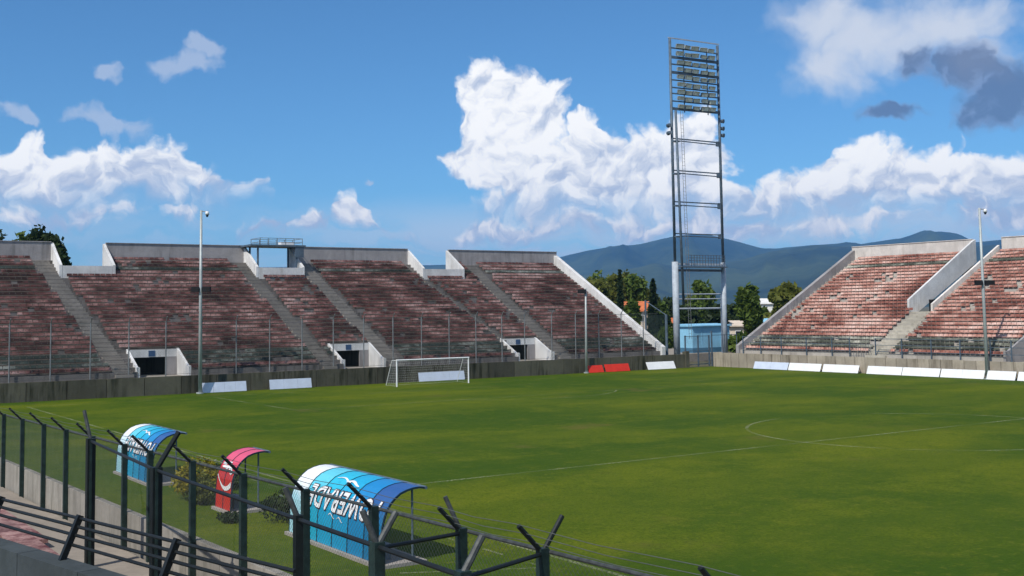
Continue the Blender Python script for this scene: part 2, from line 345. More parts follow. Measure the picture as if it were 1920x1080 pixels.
def grass_mat():
    m, nd, lk, b = new_mat('pitch_grass')
    p = pos_node(nd)
    big = noise_n(nd, lk, vmath(nd, lk, 'MULTIPLY', p, (.055, .075, 0)), 1.0, 5.0, .62)
    mid = noise_n(nd, lk, p, .55, 6.0, .68); fine = noise_n(nd, lk, p, 9.0, 5.0, .7)
    c = mixc(nd, lk, maprange(nd, lk, big, .38, .62), (.042, .086, .002), (.118, .146, .004))
    c = mixc(nd, lk, math_(nd, lk, 'MULTIPLY', maprange(nd, lk, mid, .48, .76), .45), c, (.175, .170, .012))
    c = mixc(nd, lk, math_(nd, lk, 'MULTIPLY', maprange(nd, lk, mid, .52, .28), .4), c, (.034, .070, .003))
    tuft = noise_n(nd, lk, p, 2.6, 4.0, .75)
    c = mixc(nd, lk, math_(nd, lk, 'MULTIPLY', maprange(nd, lk, tuft, .52, .74), .5), c, (.19, .18, .018))
    c = mixc(nd, lk, math_(nd, lk, 'MULTIPLY', maprange(nd, lk, tuft, .50, .28), .5), c, (.030, .060, .003))
    c = mixc(nd, lk, math_(nd, lk, 'MULTIPLY', maprange(nd, lk, fine, .40, .66), .6), c, (.030, .058, .003))
    sp_ = nd.new('ShaderNodeSeparateXYZ'); lk.new(p, sp_.inputs[0])
    mow = math_(nd, lk, 'SINE', math_(nd, lk, 'MULTIPLY', math_(nd, lk, 'ADD', sp_.outputs[1], math_(nd, lk, 'MULTIPLY', mid, 1.6)), math.pi/4.6))
    c = mixc(nd, lk, maprange(nd, lk, mow, -.5, .5, 0.0, .32), c, (.040, .078, .003))
    worn = noise_n(nd, lk, vmath(nd, lk, 'ADD', p, (31, 7, 0)), .16, 5.0, .65)
    c = mixc(nd, lk, math_(nd, lk, 'MULTIPLY', maprange(nd, lk, worn, .60, .74), .5), c, (.13, .095, .03))
    lk.new(c, b.inputs['Base Color']); b.inputs['Roughness'].default_value = .9; b.inputs['Specular IOR Level'].default_value = .1
    bp = nd.new('ShaderNodeBump'); bp.inputs['Strength'].default_value = .8; bp.inputs['Distance'].default_value = .06
    lk.new(math_(nd, lk, 'ADD', fine, mid), bp.inputs['Height']); lk.new(bp.outputs[0], b.inputs['Normal'])
    return m
GRASS = grass_mat()
def line_mat():
    m, nd, lk, b = new_mat('worn_line_paint')
    p = pos_node(nd)
    n = noise_n(nd, lk, p, .28, 4.0, .6); n2 = noise_n(nd, lk, p, 11.0, 4.0, .7)
    f = math_(nd, lk, 'MULTIPLY', maprange(nd, lk, n, .36, .62, .06, .55), maprange(nd, lk, n2, .36, .60))
    tr = nd.new('ShaderNodeBsdfTransparent'); mx = nd.new('ShaderNodeMixShader')
    b.inputs['Base Color'].default_value = (.42, .43, .26, 1); b.inputs['Roughness'].default_value = .9
    lk.new(f, mx.inputs[0]); lk.new(tr.outputs[0], mx.inputs[1]); lk.new(b.outputs[0], mx.inputs[2])
    lk.new(mx.outputs[0], nd['Material Output'].inputs['Surface'])
    return m
LINE = line_mat()
def leaf_mat(name, a, b_, var=.35):
    m, nd, lk, b = new_mat(name)
    p = pos_node(nd)
    n = noise_n(nd, lk, p, .9, 4.0, .6); n2 = noise_n(nd, lk, p, 9.0, 2.0, .6)
    f = math_(nd, lk, 'ADD', math_(nd, lk, 'MULTIPLY', n, .6), math_(nd, lk, 'MULTIPLY', n2, .4))
    c = mixc(nd, lk, maprange(nd, lk, f, .35, .65), a, b_)
    lk.new(c, b.inputs['Base Color']); b.inputs['Roughness'].default_value = .6; b.inputs['Specular IOR Level'].default_value = .2
    try: b.inputs['Subsurface Weight'].default_value = 0.0
    except KeyError: pass
    tl = nd.new('ShaderNodeBsdfTranslucent'); lk.new(c, tl.inputs[0])
    mx = nd.new('ShaderNodeMixShader'); mx.inputs[0].default_value = .3
    lk.new(b.outputs[0], mx.inputs[1]); lk.new(tl.outputs[0], mx.inputs[2]); lk.new(mx.outputs[0], nd['Material Output'].inputs['Surface'])
    MATS[name] = m; return m
LEAF_GREEN = leaf_mat('leaf_mid_green', (.050, .09, .014), (.13, .18, .028))
LEAF_OLIVE = leaf_mat('leaf_olive', (.085, .10, .016), (.19, .20, .034))
LEAF_DARK = leaf_mat('leaf_dark_green', (.017, .034, .011), (.050, .074, .020))
LEAF_YELLOW = leaf_mat('leaf_yellow_green', (.15, .155, .012), (.36, .29, .02))
FLOWER = leaf_mat('cream_petal', (.55, .55, .36), (.75, .73, .55))

# ------------------------------------------------------------------ mesh helpers
class MB:
    def __init__(self): self.v = []; self.f = []; self.m = []
    def add(self, verts, faces, mi=0):
        o = len(self.v); self.v += [tuple(v) for v in verts]
        self.f += [tuple(o+i for i in f) for f in faces]; self.m += [mi]*len(faces); return self
    def box(self, x0, x1, y0, y1, z0, z1, mi=0):
        v = [(x0,y0,z0),(x1,y0,z0),(x1,y1,z0),(x0,y1,z0),(x0,y0,z1),(x1,y0,z1),(x1,y1,z1),(x0,y1,z1)]
        return self.add(v, [(0,3,2,1),(4,5,6,7),(0,1,5,4),(1,2,6,5),(2,3,7,6),(3,0,4,7)], mi)
    def bar(self, a, b, w, h=None, mi=0, up=(0, 0, 1)):
        """rectangular bar from a to b"""
        a, b = Vector(a), Vector(b); h = w if h is None else h
        d = (b-a).normalized(); u = Vector(up)
        if abs(d.dot(u)) > .98: u = Vector((0, 1, 0))
        s = d.cross(u).normalized(); t = s.cross(d).normalized()
        v = [p + s*sx*w/2 + t*tz*h/2 for p in (a, b) for sx, tz in ((-1,-1),(1,-1),(1,1),(-1,1))]
        return self.add(v, [(0,1,2,3),(7,6,5,4),(0,4,5,1),(1,5,6,2),(2,6,7,3),(3,7,4,0)], mi)
    def tube(self, pts, r, n=8, mi=0, cap=True, r1=None):
        pts = [Vector(p) for p in pts]; o = len(self.v); k = len(pts)
        for i, p in enumerate(pts):
            d = (pts[min(i+1, k-1)]-pts[max(i-1, 0)]).normalized()
            u = Vector((0, 0, 1)) if abs(d.z) < .9 else Vector((1, 0, 0))
            s = d.cross(u).normalized(); t = s.cross(d).normalized()
            rr = r if r1 is None else r + (r1-r)*i/(k-1)
            for j in range(n):
                a = 2*math.pi*j/n; self.v.append(tuple(p + s*rr*math.cos(a) + t*rr*math.sin(a)))
        for i in range(k-1):
            for j in range(n):
                self.f.append((o+i*n+j, o+i*n+(j+1) % n, o+(i+1)*n+(j+1) % n, o+(i+1)*n+j)); self.m.append(mi)
        if cap:
            self.f.append(tuple(o+j for j in range(n))[::-1]); self.f.append(tuple(o+(k-1)*n+j for j in range(n))); self.m += [mi, mi]
        return self
    def prism(self, poly, a0, a1, fmap, mi=0):
        """polygon (b, z) pushed from a0 to a1 through fmap(a, b, z)"""
        n = len(poly)
        v = [fmap(a0, b, z) for b, z in poly] + [fmap(a1, b, z) for b, z in poly]
        f = [tuple(range(n)), tuple(range(2*n-1, n-1, -1))] + [(i, n+i, n+(i+1) % n, (i+1) % n) for i in range(n)]
        return self.add(v, f, mi)
    def mesh(self, name, mats, smooth=False, fix=True):
        me = bpy.data.meshes.new(name); me.from_pydata(self.v, [], self.f)
        for m in (mats if isinstance(mats, (list, tuple)) else [mats]): me.materials.append(m)
        if any(self.m): me.polygons.foreach_set('material_index', self.m)
        if fix:
            bm = bmesh.new(); bm.from_mesh(me); bmesh.ops.recalc_face_normals(bm, faces=bm.faces); bm.to_mesh(me); bm.free()
        if smooth: me.polygons.foreach_set('use_smooth', [True]*len(me.polygons))
        me.update(); return me
    def build(self, name, mats, parent=None, smooth=False, fix=True, **tags):
        return link(name, self.mesh(name, mats, smooth, fix), parent, **tags)
def link(name, data, parent=None, loc=None, **tags):
    o = bpy.data.objects.new(name, data); COL.objects.link(o)
    if parent is not None:
        o.parent = parent; o.matrix_parent_inverse = Matrix.Translation(-parent_loc(parent))
    if loc is not None: o.location = loc
    for k, v in tags.items(): o[{'cat': 'category'}.get(k, k)] = v
    return o
def parent_loc(p):
    l = Vector(p.location)
    return l
def thing(name, loc, label, cat, group=None):
    o = bpy.data.objects.new(name, None); COL.objects.link(o); o.location = loc; o.empty_display_size = .5
    o['label'] = label; o['category'] = cat
    if group: o['group'] = group
    return o
IDENT = lambda a, b, z: (a, b, z)
YZ = lambda a, b, z: (a, b, z)          # polygon in (Y, Z), pushed along X
XZ = lambda a, b, z: (b, a, z)          # polygon in (X, Z), pushed along Y

# ------------------------------------------------------------------ ground, pitch and markings
W_, L2 = 67.6, 51.07
g = MB(); n = 48
ring = [(9500*math.cos(2*math.pi*i/n), 9500*math.sin(2*math.pi*i/n), -.03) for i in range(n)]
g.add(ring, [tuple(range(n))])
GROUND = plain('dry_grass_ground', (.10, .105, .045), .95, 0, .4, .02, col2=(.17, .14, .08))
g.build('ground', GROUND, kind='structure')
pg = MB()
nx, ny = 30, 36
px0, px1, py0, py1 = -9.75, 72.30, -62.0, 56.25
vs = [(px0+(px1-px0)*i/nx, py0+(py1-py0)*j/ny, 0) for j in range(ny+1) for i in range(nx+1)]
pg.add(vs, [(j*(nx+1)+i, j*(nx+1)+i+1, (j+1)*(nx+1)+i+1, (j+1)*(nx+1)+i) for j in range(ny) for i in range(nx)])
pitch = pg.build('pitch', GRASS, kind='structure', fix=False)
LZ = .004
def flat(name, poly, parent=pitch, mat=LINE, z=LZ):
    return MB().add([(x, y, z) for x, y in poly], [tuple(range(len(poly)))]).build(name, mat, parent, fix=False)
def stripe(name, a, b, w=.12, z=LZ):
    a, b = Vector((*a, 0)), Vector((*b, 0)); d = (b-a).normalized(); s = Vector((-d.y, d.x, 0))*w/2
    pts = [a-s, b-s, b+s, a+s]; return flat(name, [(p.x, p.y) for p in pts], z=z)
def ringline(name, c, r, a0=0, a1=2*math.pi, w=.12, n=96, z=LZ):
    v = []; f = []
    for i in range(n+1):
        a = a0+(a1-a0)*i/n
        v += [(c[0]+(r-w/2)*math.cos(a), c[1]+(r-w/2)*math.sin(a), z), (c[0]+(r+w/2)*math.cos(a), c[1]+(r+w/2)*math.sin(a), z)]
    f = [(2*i, 2*i+1, 2*i+3, 2*i+2) for i in range(n)]
    return MB().add(v, f).build(name, LINE, pitch, fix=False)
stripe('touchline', (0, L2), (0, -L2), .16)
stripe('touchline', (W_, L2), (W_, -L2))
stripe('goal_line', (0, L2), (W_, L2), z=.006)
stripe('halfway_line', (0, 0), (W_, 0), .15, z=.006)
ringline('centre_circle', (W_/2, 0), 9.15, w=.17, z=.008)
c0 = W_/2
stripe('penalty_area_line', (c0-20.16, L2-16.5), (c0+20.16, L2-16.5))
stripe('penalty_area_line', (c0-20.16, L2), (c0-20.16, L2-16.5), z=.008)
stripe('penalty_area_line', (c0+20.16, L2), (c0+20.16, L2-16.5), z=.008)
stripe('goal_area_line', (c0-9.16, L2-5.5), (c0+9.16, L2-5.5))
th = math.acos(5.5/9.15)
ringline('penalty_arc', (c0, L2-11), 9.15, -math.pi/2-th, -math.pi/2+th, n=30)
for i, y in enumerate(np.arange(-14.5, 11.0, 1.9)):
    if not (-1 < y < 0.5): stripe('dashed_line', (-.95, y), (-.95, y+.95), .09)
stripe('technical_area_line', (-4.2, -12.9), (-.95, -14.6), .09, z=.010)

# ------------------------------------------------------------------ stands
def stand(fm, name, loc, a0, a1, label, cat, mats, aisles, cuts_low, cuts_high, low_rows, high_row, seat_rot, seat_limit=300):
    """terraced concrete stand; fm maps (along, depth, height) to the world"""
    con, seat_r, seat_g, ais = mats
    ROWS, DEP, RISE, Z0 = 29, .66, .35, 1.9
    t = thing(name, loc, label, cat)
    seats = []
    for r in range(ROWS):
        b0, zt = r*DEP, Z0 + r*RISE
        cuts = [c for c in cuts_low] if r < low_rows else []
        cuts += [(c0_, c1_) for (c0_, c1_, rr) in cuts_high if r >= rr]
        iv = [(a0, a1)]
        for c0_, c1_ in cuts:
            nxt = []
            for s, e in iv:
                if c1_ <= s or c0_ >= e: nxt.append((s, e)); continue
                if s < c0_: nxt.append((s, c0_))
                if c1_ < e: nxt.append((c1_, e))
            iv = nxt
        for s, e in iv:
            m = MB(); p0 = fm(s, b0, zt-.55); p1 = fm(e, b0+DEP+.04, zt)
            m.box(min(p0[0], p1[0]), max(p0[0], p1[0]), min(p0[1], p1[1]), max(p0[1], p1[1]), zt-.55, zt)
            m.build('terrace_step', con, t)
            # seats on this tread
            w0 = s + .35; k = int((e-s-.7)/.5)
            for i in range(k+1):
                a = w0 + i*.5
                if a > e-.3: break
                if any(abs(a-(xb+(xt-xb)*r/(ROWS-1))) < ww/2+.25 for xb, xt, ww in aisles): continue
                nv = .7*mnoise.noise((a*.30+3.1, r*.45, 7.7)) + .75*random.random()
                if nv > .90: continue          # seats torn out
                seats.append((fm(a, b0+.34, zt), r in (1, 2, 3, 25)))
    # stair flights, two low steps to each terrace
    for xb, xt, ww in aisles:
        m = MB()
        for r in range(ROWS):
            b0, zt = r*DEP, Z0 + r*RISE; ac = xb+(xt-xb)*r/(ROWS-1)
            if any(r >= rr and c0_ < ac < c1_ for c0_, c1_, rr in cuts_high): continue
            if r < low_rows and any(c0_-ww/2 < ac < c1_+ww/2 for c0_, c1_ in cuts_low): continue
            p0 = fm(ac-ww/2, b0-.33, 0); p1 = fm(ac+ww/2, b0+.02, 0)
            m.box(min(p0[0], p1[0]), max(p0[0], p1[0]), min(p0[1], p1[1]), max(p0[1], p1[1]), zt-.40, zt-.175)
            p0 = fm(ac-ww/2, b0-.01, 0); p1 = fm(ac+ww/2, b0+.30, 0)
            m.box(min(p0[0], p1[0]), max(p0[0], p1[0]), min(p0[1], p1[1]), max(p0[1], p1[1]), zt-.12, zt+.006)
        m.build('stair_flight', ais, t)
    # the seat: a low moulded shell, lip, pan and back
    prof = [(-.20, .19), (-.21, .235), (-.17, .255), (.10, .235), (.17, .44), (.205, .445), (.14, .19)]
    def seat_mesh(mat):
        m = MB(); m.prism(prof, -.222, .222, seat_rot); return m.mesh('seat', mat)
    sm_r, sm_g = seat_mesh(seat_r), seat_mesh(seat_g)
    def key(s):
        x, y = project(s[0]); d = (Vector(s[0])-CAM).length
        return d if (0 < x < 1920) else d+500
    seats.sort(key=key)
    for p, grn in seats[:seat_limit]:
        o = bpy.data.objects.new('seat', sm_g if grn else sm_r); COL.objects.link(o); o.parent = t
        o.location = Vector(p)-Vector(loc)
    base = [seat_rot(a, b, z) for a in (-.222, .222) for b, z in prof]; nn = len(prof)
    faces = [tuple(range(nn)), tuple(range(2*nn-1, nn-1, -1))] + [(i, nn+i, nn+(i+1) % nn, (i+1) % nn) for i in range(nn)]
    if (seat_rot(1, 0, 0)[0]*seat_rot(0, 1, 0)[1] - seat_rot(1, 0, 0)[1]*seat_rot(0, 1, 0)[0]) > 0: faces = [f[::-1] for f in faces]
    m = MB()
    for p, grn in seats[seat_limit:]:
        m.add([(p[0]+q[0], p[1]+q[1], p[2]+q[2]) for q in base], faces, 1 if grn else 0)
    m.build('distant_seats', [seat_r, seat_g], t, fix=False, kind='stuff')
    return t

# --- stand behind the goal
EY = 56.9
FE = lambda a, b, z: (a, EY+b, z)
PORT_E = [(9.6, 14.0), (27.9, 32.2), (46.9, 51.3)]
GAP_E = [(7.0, 12.0), (25.9, 31.1), (45.1, 50.4)]
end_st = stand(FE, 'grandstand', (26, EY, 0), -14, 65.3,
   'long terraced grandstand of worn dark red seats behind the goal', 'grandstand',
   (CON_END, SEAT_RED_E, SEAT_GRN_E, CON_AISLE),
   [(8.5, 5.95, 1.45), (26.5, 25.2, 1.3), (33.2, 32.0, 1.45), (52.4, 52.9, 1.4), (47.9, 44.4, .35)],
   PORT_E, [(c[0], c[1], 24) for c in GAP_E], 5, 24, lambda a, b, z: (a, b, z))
def part(m, name, mat, parent, **k): return m.build(name, mat, parent, **k)
PB = EY + 29*.66
for x0, x1 in ((-14, 7.0), (12.0, 25.9), (31.1, 45.1), (50.4, 65.75)):
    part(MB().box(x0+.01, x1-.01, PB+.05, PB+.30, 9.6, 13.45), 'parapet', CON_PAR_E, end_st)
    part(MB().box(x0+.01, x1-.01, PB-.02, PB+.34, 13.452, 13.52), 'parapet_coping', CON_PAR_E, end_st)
for x0, x1 in GAP_E:
    part(MB().box(x0+.26, x1-.26, EY+23.9*.66, EY+23.9*.66+.2, 9.7, 11.12), 'exit_wall', WHITE_WALL, end_st)
    part(MB().box(x0+.02, x1-.02, EY+24.3*.66, PB+.3, 9.55, 9.75), 'exit_landing', CON_END, end_st)
    cheek = [(EY+23.88*.66, 9.6), (PB+.28, 9.6), (PB+.28, 13.40), (PB-.05, 13.25), (EY+23.88*.66, 11.2)]
    part(MB().prism(cheek, x0-.02, x0+.24, YZ), 'exit_side_wall', WHITE_WALL, end_st)
    part(MB().prism(cheek, x1-.24, x1+.02, YZ), 'exit_side_wall', WHITE_WALL, end_st)
part(MB().prism([(56.58, 0), (PB+.36, 0), (PB+.36, 13.1), (PB-.1, 13.0), (56.58, 2.35)], 65.31, 65.78, YZ), 'side_wall', WHITE_WALL, end_st)
part(MB().box(-14, 65.3, PB+.31, PB+.5, 0, 9.6), 'rear_wall', CON_END, end_st)  # unseen wall, added to stop light leaking in under the hollow stand
part(MB().box(-14, 65.3, 56.56, EY+.02, 0, 1.42), 'front_walk', CON_AISLE, end_st)
for i, (x0, x1) in enumerate(PORT_E):
    po = part(MB().box(x0+.2, x1-.2, 60.02, 60.19, 2.95, 3.60), 'portal', WHITE_WALL, end_st)     # lintel over the tunnel mouth
    dl, dr = x0+.5, x1-1.15
    part(MB().box(dr, x1-.21, 60.03, 60.18, 1.3, 2.948), 'jamb', CON_PAR_E, po)
    ck = [(56.95, 1.0), (60.2, 1.0), (60.2, 3.66), (57.45, 2.28), (56.95, 2.25)]
    part(MB().prism(ck, x0-.02, x0+.19, YZ), 'cheek_wall', WHITE_WALL, po)
    part(MB().prism(ck, x1-.19, x1+.02, YZ), 'cheek_wall', WHITE_WALL, po)
    part(MB().box(x0+.2, x1-.2, 56.9, 66.0, 1.1, 1.40), 'tunnel_floor', CON_AISLE, po)
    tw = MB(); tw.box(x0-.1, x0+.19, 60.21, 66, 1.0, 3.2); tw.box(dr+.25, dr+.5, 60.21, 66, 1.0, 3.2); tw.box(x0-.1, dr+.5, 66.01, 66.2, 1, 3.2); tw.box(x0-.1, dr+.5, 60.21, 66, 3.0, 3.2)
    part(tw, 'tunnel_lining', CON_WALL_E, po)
    sg = part(MB().box((x0+x1)/2-.42, (x0+x1)/2+.12, 59.985, 60.015, 3.02, 3.5), 'number_sign', SIGN_BLUE, po)
# --- stand along the far touchline
SX = 72.95
FS = lambda a, b, z: (SX+b, a, z)
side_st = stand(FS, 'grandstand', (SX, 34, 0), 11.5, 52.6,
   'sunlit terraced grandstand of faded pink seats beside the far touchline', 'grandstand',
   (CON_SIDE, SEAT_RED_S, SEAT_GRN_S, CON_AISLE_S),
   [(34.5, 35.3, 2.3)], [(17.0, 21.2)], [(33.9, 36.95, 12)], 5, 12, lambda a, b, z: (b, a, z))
PX = SX + 29*.66
for y0, y1 in ((36.95, 53.05), (11.5, 33.5)):
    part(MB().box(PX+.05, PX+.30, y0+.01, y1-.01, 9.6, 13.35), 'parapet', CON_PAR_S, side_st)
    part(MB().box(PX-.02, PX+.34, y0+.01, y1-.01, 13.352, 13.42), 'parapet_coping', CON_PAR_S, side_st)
part(MB().prism([(72.75, 0), (PX+.36, 0), (PX+.36, 13.0), (PX-.1, 12.95), (72.75, 2.35)], 52.61, 53.06, XZ), 'side_wall', CON_PAR_E, side_st)
zl = 1.9+11*.35
part(MB().prism([(80.9, 5.5), (82.0, 5.6), (PX+.3, 10.9), (PX+.3, 13.34), (PX-.1, 13.2), (80.9, 7.0)], 36.69, 36.94, XZ), 'stair_side_wall', WHITE_WALL, side_st)
part(MB().prism([(80.9, 5.2), (82.0, 5.3), (PX+.3, 11.0), (PX+.3, 12.6), (80.9, 6.55)], 33.91, 34.15, XZ), 'stair_side_wall', CON_PAR_S, side_st)
part(MB().box(80.75, 84.5, 33.9, 36.95, zl-.3, zl+.02), 'landing', CON_AISLE_S, side_st)
part(MB().box(72.5, SX+.02, 11.5, 52.6, 0, 1.45), 'front_walk', CON_AISLE_S, side_st)
part(MB().box(PX+.31, PX+.5, 11.5, 52.6, 0, 4.7), 'rear_wall', CON_SIDE, side_st)
for y in (34.35, 35.45):
    gm = MB()
    for k in range(5): gm.bar((83.4, y+k*.17, zl), (83.4, y+k*.17, zl+1.2), .07)
    gm.bar((83.4, y-.03, zl+1.2), (83.4, y+.72, zl+1.2), .08); gm.bar((83.4, y-.03, zl+.15), (83.4, y+.72, zl+.15), .08)
    gm.box(83.42, 83.44, y, y+.68, zl+.1, zl+1.15)
    part(gm, 'landing_gate', BLACK, side_st)
po = part(MB().box(75.95, 76.12, 17.2, 21.0, 2.95, 3.60), 'portal', WHITE_WALL, side_st)
ck = [(73.0, 1.0), (76.15, 1.0), (76.15, 3.66), (73.45, 2.4), (73.0, 2.35)]
part(MB().prism(ck, 16.98, 17.19, XZ), 'cheek_wall', CON_PAR_E, po)
part(MB().prism(ck, 21.01, 21.22, XZ), 'cheek_wall', CON_PAR_E, po)
part(MB().box(SX, 81, 17.2, 21.0, 1.1, 1.4), 'tunnel_floor', CON_AISLE_S, po)
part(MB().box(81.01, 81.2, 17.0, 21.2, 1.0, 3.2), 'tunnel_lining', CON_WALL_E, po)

# ------------------------------------------------------------------ perimeter walls, panel by panel
pw = thing('perimeter_wall', (26, 56.43, 0), 'low dark mossy concrete wall in front of the end stand', 'wall')
x = -14.0
while x < 68.0:
    w = min(2.98, 68.3-x)
    part(MB().box(x, x+w-.03, 56.30+random.uniform(-.012, .012), 56.55, -.02, 1.47+random.uniform(-.012, .012)), 'wall_panel', CON_WALL_E, pw); x += 3.0
part(MB().box(68.32, 68.85, 56.2, 56.75, -.02, 1.75), 'end_pier', CON_WALL_E, pw)
pw2 = thing('perimeter_wall', (72.5, 33, 0), 'low beige concrete panel wall below the far touchline stand', 'wall')
y = 11.5
while y < 56.0:
    w = min(1.18, 56.2-y)
    part(MB().box(72.36+random.uniform(-.012, .012), 72.6 if y > 52 else 72.49, y, y+w-.035, -.02, 1.53+random.uniform(-.012, .012)), 'wall_panel', CON_WALL_S, pw2); y += 1.2

# ------------------------------------------------------------------ fences in front of the stands
def chain_link(segs, cell=.08, r=.0022, phase=0):
    """woven wire between a bottom and a top edge: segs = list of (p0, p1, z0a, z0b, z1a, z1b) along straight runs"""
    m = MB()
    for (p0, p1, za, zb) in segs:
        p0, p1 = Vector(p0), Vector(p1); Ln = (p1-p0).length; d = (p1-p0)/Ln; H = zb-za
        k = int((Ln+H)/(cell*1.414))
        for i in range(k):
            s = i*cell*1.414
            for sg in (1, -1):
                # a wire climbing at 45 degrees, clipped to the run
                u0, u1 = (s-H, s); v0, v1 = 0.0, H
                if u0 < 0: v0 = -u0; u0 = 0
                if u1 > Ln: v1 = H-(u1-Ln); u1 = Ln
                if v1-v0 < .02: continue
                if sg == 1: A = p0+d*u0+Vector((0, 0, za+v0)); B = p0+d*u1+Vector((0, 0, za+v1))
                else: A = p0+d*u0+Vector((0, 0, zb-v0)); B = p0+d*u1+Vector((0, 0, zb-v1))
                dd = (B-A).normalized(); n1 = dd.cross(d.cross(Vector((0, 0, 1)))).normalized()*r; n2 = d.cross(Vector((0, 0, 1))).normalized()*r
                m.add([A+n1, A-n1*.5+n2, A-n1*.5-n2, B+n1, B-n1*.5+n2, B-n1*.5-n2], [(0,1,4,3),(1,2,5,4),(2,0,3,5)])
    return m
ef = thing('perimeter_fence', (26, 56.5, 1.5), 'tall thin post and wire fence on the wall before the end stand', 'fence')
for i in range(27):
    x = -12.2 + 3.0*i
    if x > 65: break
    if i in (20,): x -= .3
    m = MB().tube([(x, 56.68, 1.2), (x, 56.68, 5.95)], .055, 8); m.tube([(x, 56.68, 5.93), (x, 56.35, 6.35)], .045, 6)
    part(m, 'post', STEEL_MID, ef)
for z, rr in ((5.9, .022), (3.7, .012), (1.62, .015)):
    part(MB().tube([(-12.2, 56.68, z), (64.9, 56.68, z)], rr, 5), 'wire', WIRE, ef)
part(chain_link([((-12.2, 56.68, 0), (64.9, 56.68, 0), 1.6, 5.9)], .16, .0035), 'chain_link', WIRE, ef, fix=False, kind='stuff')
sf = thing('perimeter_fence', (72.8, 33, 1.5), 'low dark rail fence on the beige wall before the far stand', 'fence')
ys = [52.0, 49.4, 46.5, 43.1, 39.8, 37.6, 34.5, 31.5, 28.3, 25.3, 22.3, 20.3, 17.2, 14.2]
for y in ys: part(MB().bar((72.78, y, 1.3), (72.78, y, 3.35), .09), 'post', STEEL_DARK, sf)
for z in (3.3, 2.7, 2.1):
    for y0, y1 in ((52.0, 37.6), (34.5, 14.2)):
        part(MB().bar((72.78, y0, z), (72.78, y1, z), .05), 'rail', STEEL_DARK, sf)
sg_ = MB()
for k in range(9): sg_.bar((72.78, 35.05+k*.3, 1.5), (72.78, 35.05+k*.3, 2.75), .03)
sg_.bar((72.78, 34.9, 2.75), (72.78, 37.5, 2.75), .05); sg_.bar((72.78, 34.9, 1.62), (72.78, 37.5, 1.62), .05)
part(sg_, 'gate_leaf', STEEL_MID, sf)
# tall wire screen beside the end stand
tf = thing('wire_screen_fence', (66.3, 58, 0), 'tall wire mesh screen with thick posts beside the white stand end wall', 'fence')
p1, p2 = (66.35, 57.0), (66.35, 60.4)
part(MB().tube([(*p1, 0), (*p1, 5.8)], .15, 10), 'post', STEEL_DARK, tf)
part(MB().tube([(*p2, 0), (*p2, 7.4)], .11, 10), 'post', STEEL_DARK, tf)
part(MB().tube([(66.35, 57.0, 5.72), (66.35, 60.4, 7.3)], .05, 8), 'rail', STEEL_DARK, tf)
part(chain_link([((66.35, 57.1, 0), (66.35, 60.3, 0), .3, 5.75)], .09, .012), 'chain_link', POST_GREEN, tf, fix=False, kind='stuff')

# ------------------------------------------------------------------ floodlight tower in the corner
TY = 59.5
LX, RX = 70.05, 77.45
tw_ = thing('floodlight_tower', (73.7, TY, 0), 'tall open steel floodlight tower rising between the two stands', 'tower')
Zc, Zb, Zt = 11.65, 28.75, 37.1      # top of the thick columns, foot and top of the lamp frame
LF = lambda z: Vector((LX, TY, z)); RF = lambda z: Vector((RX, TY, z))
def LB(z):                            # third leg, leaning in towards the left one
    k = min(1, z/Zt); return Vector((LX+.62-.45*k, TY-.75+.45*k, z))
part(MB().tube([LF(0), LF(Zc)], .36, 14), 'column', STEEL_PALE, tw_, smooth=True)
part(MB().tube([RF(0), RF(Zc)], .28, 14), 'column', STEEL_PALE, tw_, smooth=True)
part(MB().tube([LF(Zc), LF(Zt)], .16, 10), 'leg', STEEL_DARK, tw_, smooth=True)
part(MB().tube([RF(Zc), RF(Zt)], .16, 10), 'leg', STEEL_DARK, tw_, smooth=True)
part(MB().tube([LB(6.8), LB(Zb)], .14, 8), 'leg', STEEL_DARK, tw_, smooth=True)
part(MB().bar(LF(Zc-.25), RF(Zc-.25), .14, .22), 'cross_beam', STEEL_PALE, tw_)
part(MB().bar(LF(Zc-.95), RF(Zc-.95), .16, .26), 'cross_beam', STEEL_DARK, tw_)
pl = MB()
for z in (Zc+.15, Zc+.45, Zc+.75): pl.bar((LX+1.6, TY-.5, z), (RX-.1, TY-.5, z), .06)
for i in range(14): pl.bar((LX+1.6+i*.43, TY-.5, Zc-.5), (LX+1.6+i*.43, TY-.5, Zc+.8), .05)
pl.box(LX+.2, RX-.1, TY-.9, TY+.2, Zc-.62, Zc-.52)
part(pl, 'service_platform', STEEL_DARK, tw_)
def zpx(y, x=1300): return onY(x, y, TY).z
for y0, y1 in ((263, 268), (322, 328), (380, 387), (439, 444)):
    za, zb_ = zpx(y0), zpx(y1)
    part(MB().bar(LF(za), RF(za), .12, .13), 'cross_beam', STEEL_DARK, tw_)
    part(MB().bar(LB(zb_), RF(zb_), .10, .11), 'cross_beam', STEEL_DARK, tw_)
    part(MB().box(RX-.55, RX-.15, TY-.12, TY+.12, zb_-.15, za+.1), 'gusset', STEEL_DARK, tw_)
    part(MB().box(LX-.1, LX+.75, TY-.5, TY+.1, zb_-.12, zb_+.02), 'gusset', STEEL_DARK, tw_)
lad = MB()
for dx in (1.05, 1.42): lad.bar((LX+dx, TY-.9, 3), (LX+dx-.15, TY-.5, Zb), .035)
for i in range(60):
    z = 3.2+i*.42; k = z/Zb; lad.bar((LX+1.05-.15*k, TY-.9+.4*k, z), (LX+1.42-.15*k, TY-.9+.4*k, z), .025)
part(lad, 'ladder', STEEL_MID, tw_)
rows = [96, 113, 126, 141, 155, 169, 180, 194, 208]
for i, y in enumerate(rows):
    z = zpx(y); th_ = .30 if y in (113, 141, 208) else .13
    part(MB().bar((LX, TY-.05, z), (RX, TY-.05, z+.12), .16, th_), 'lamp_rail', STEEL_DARK, tw_)
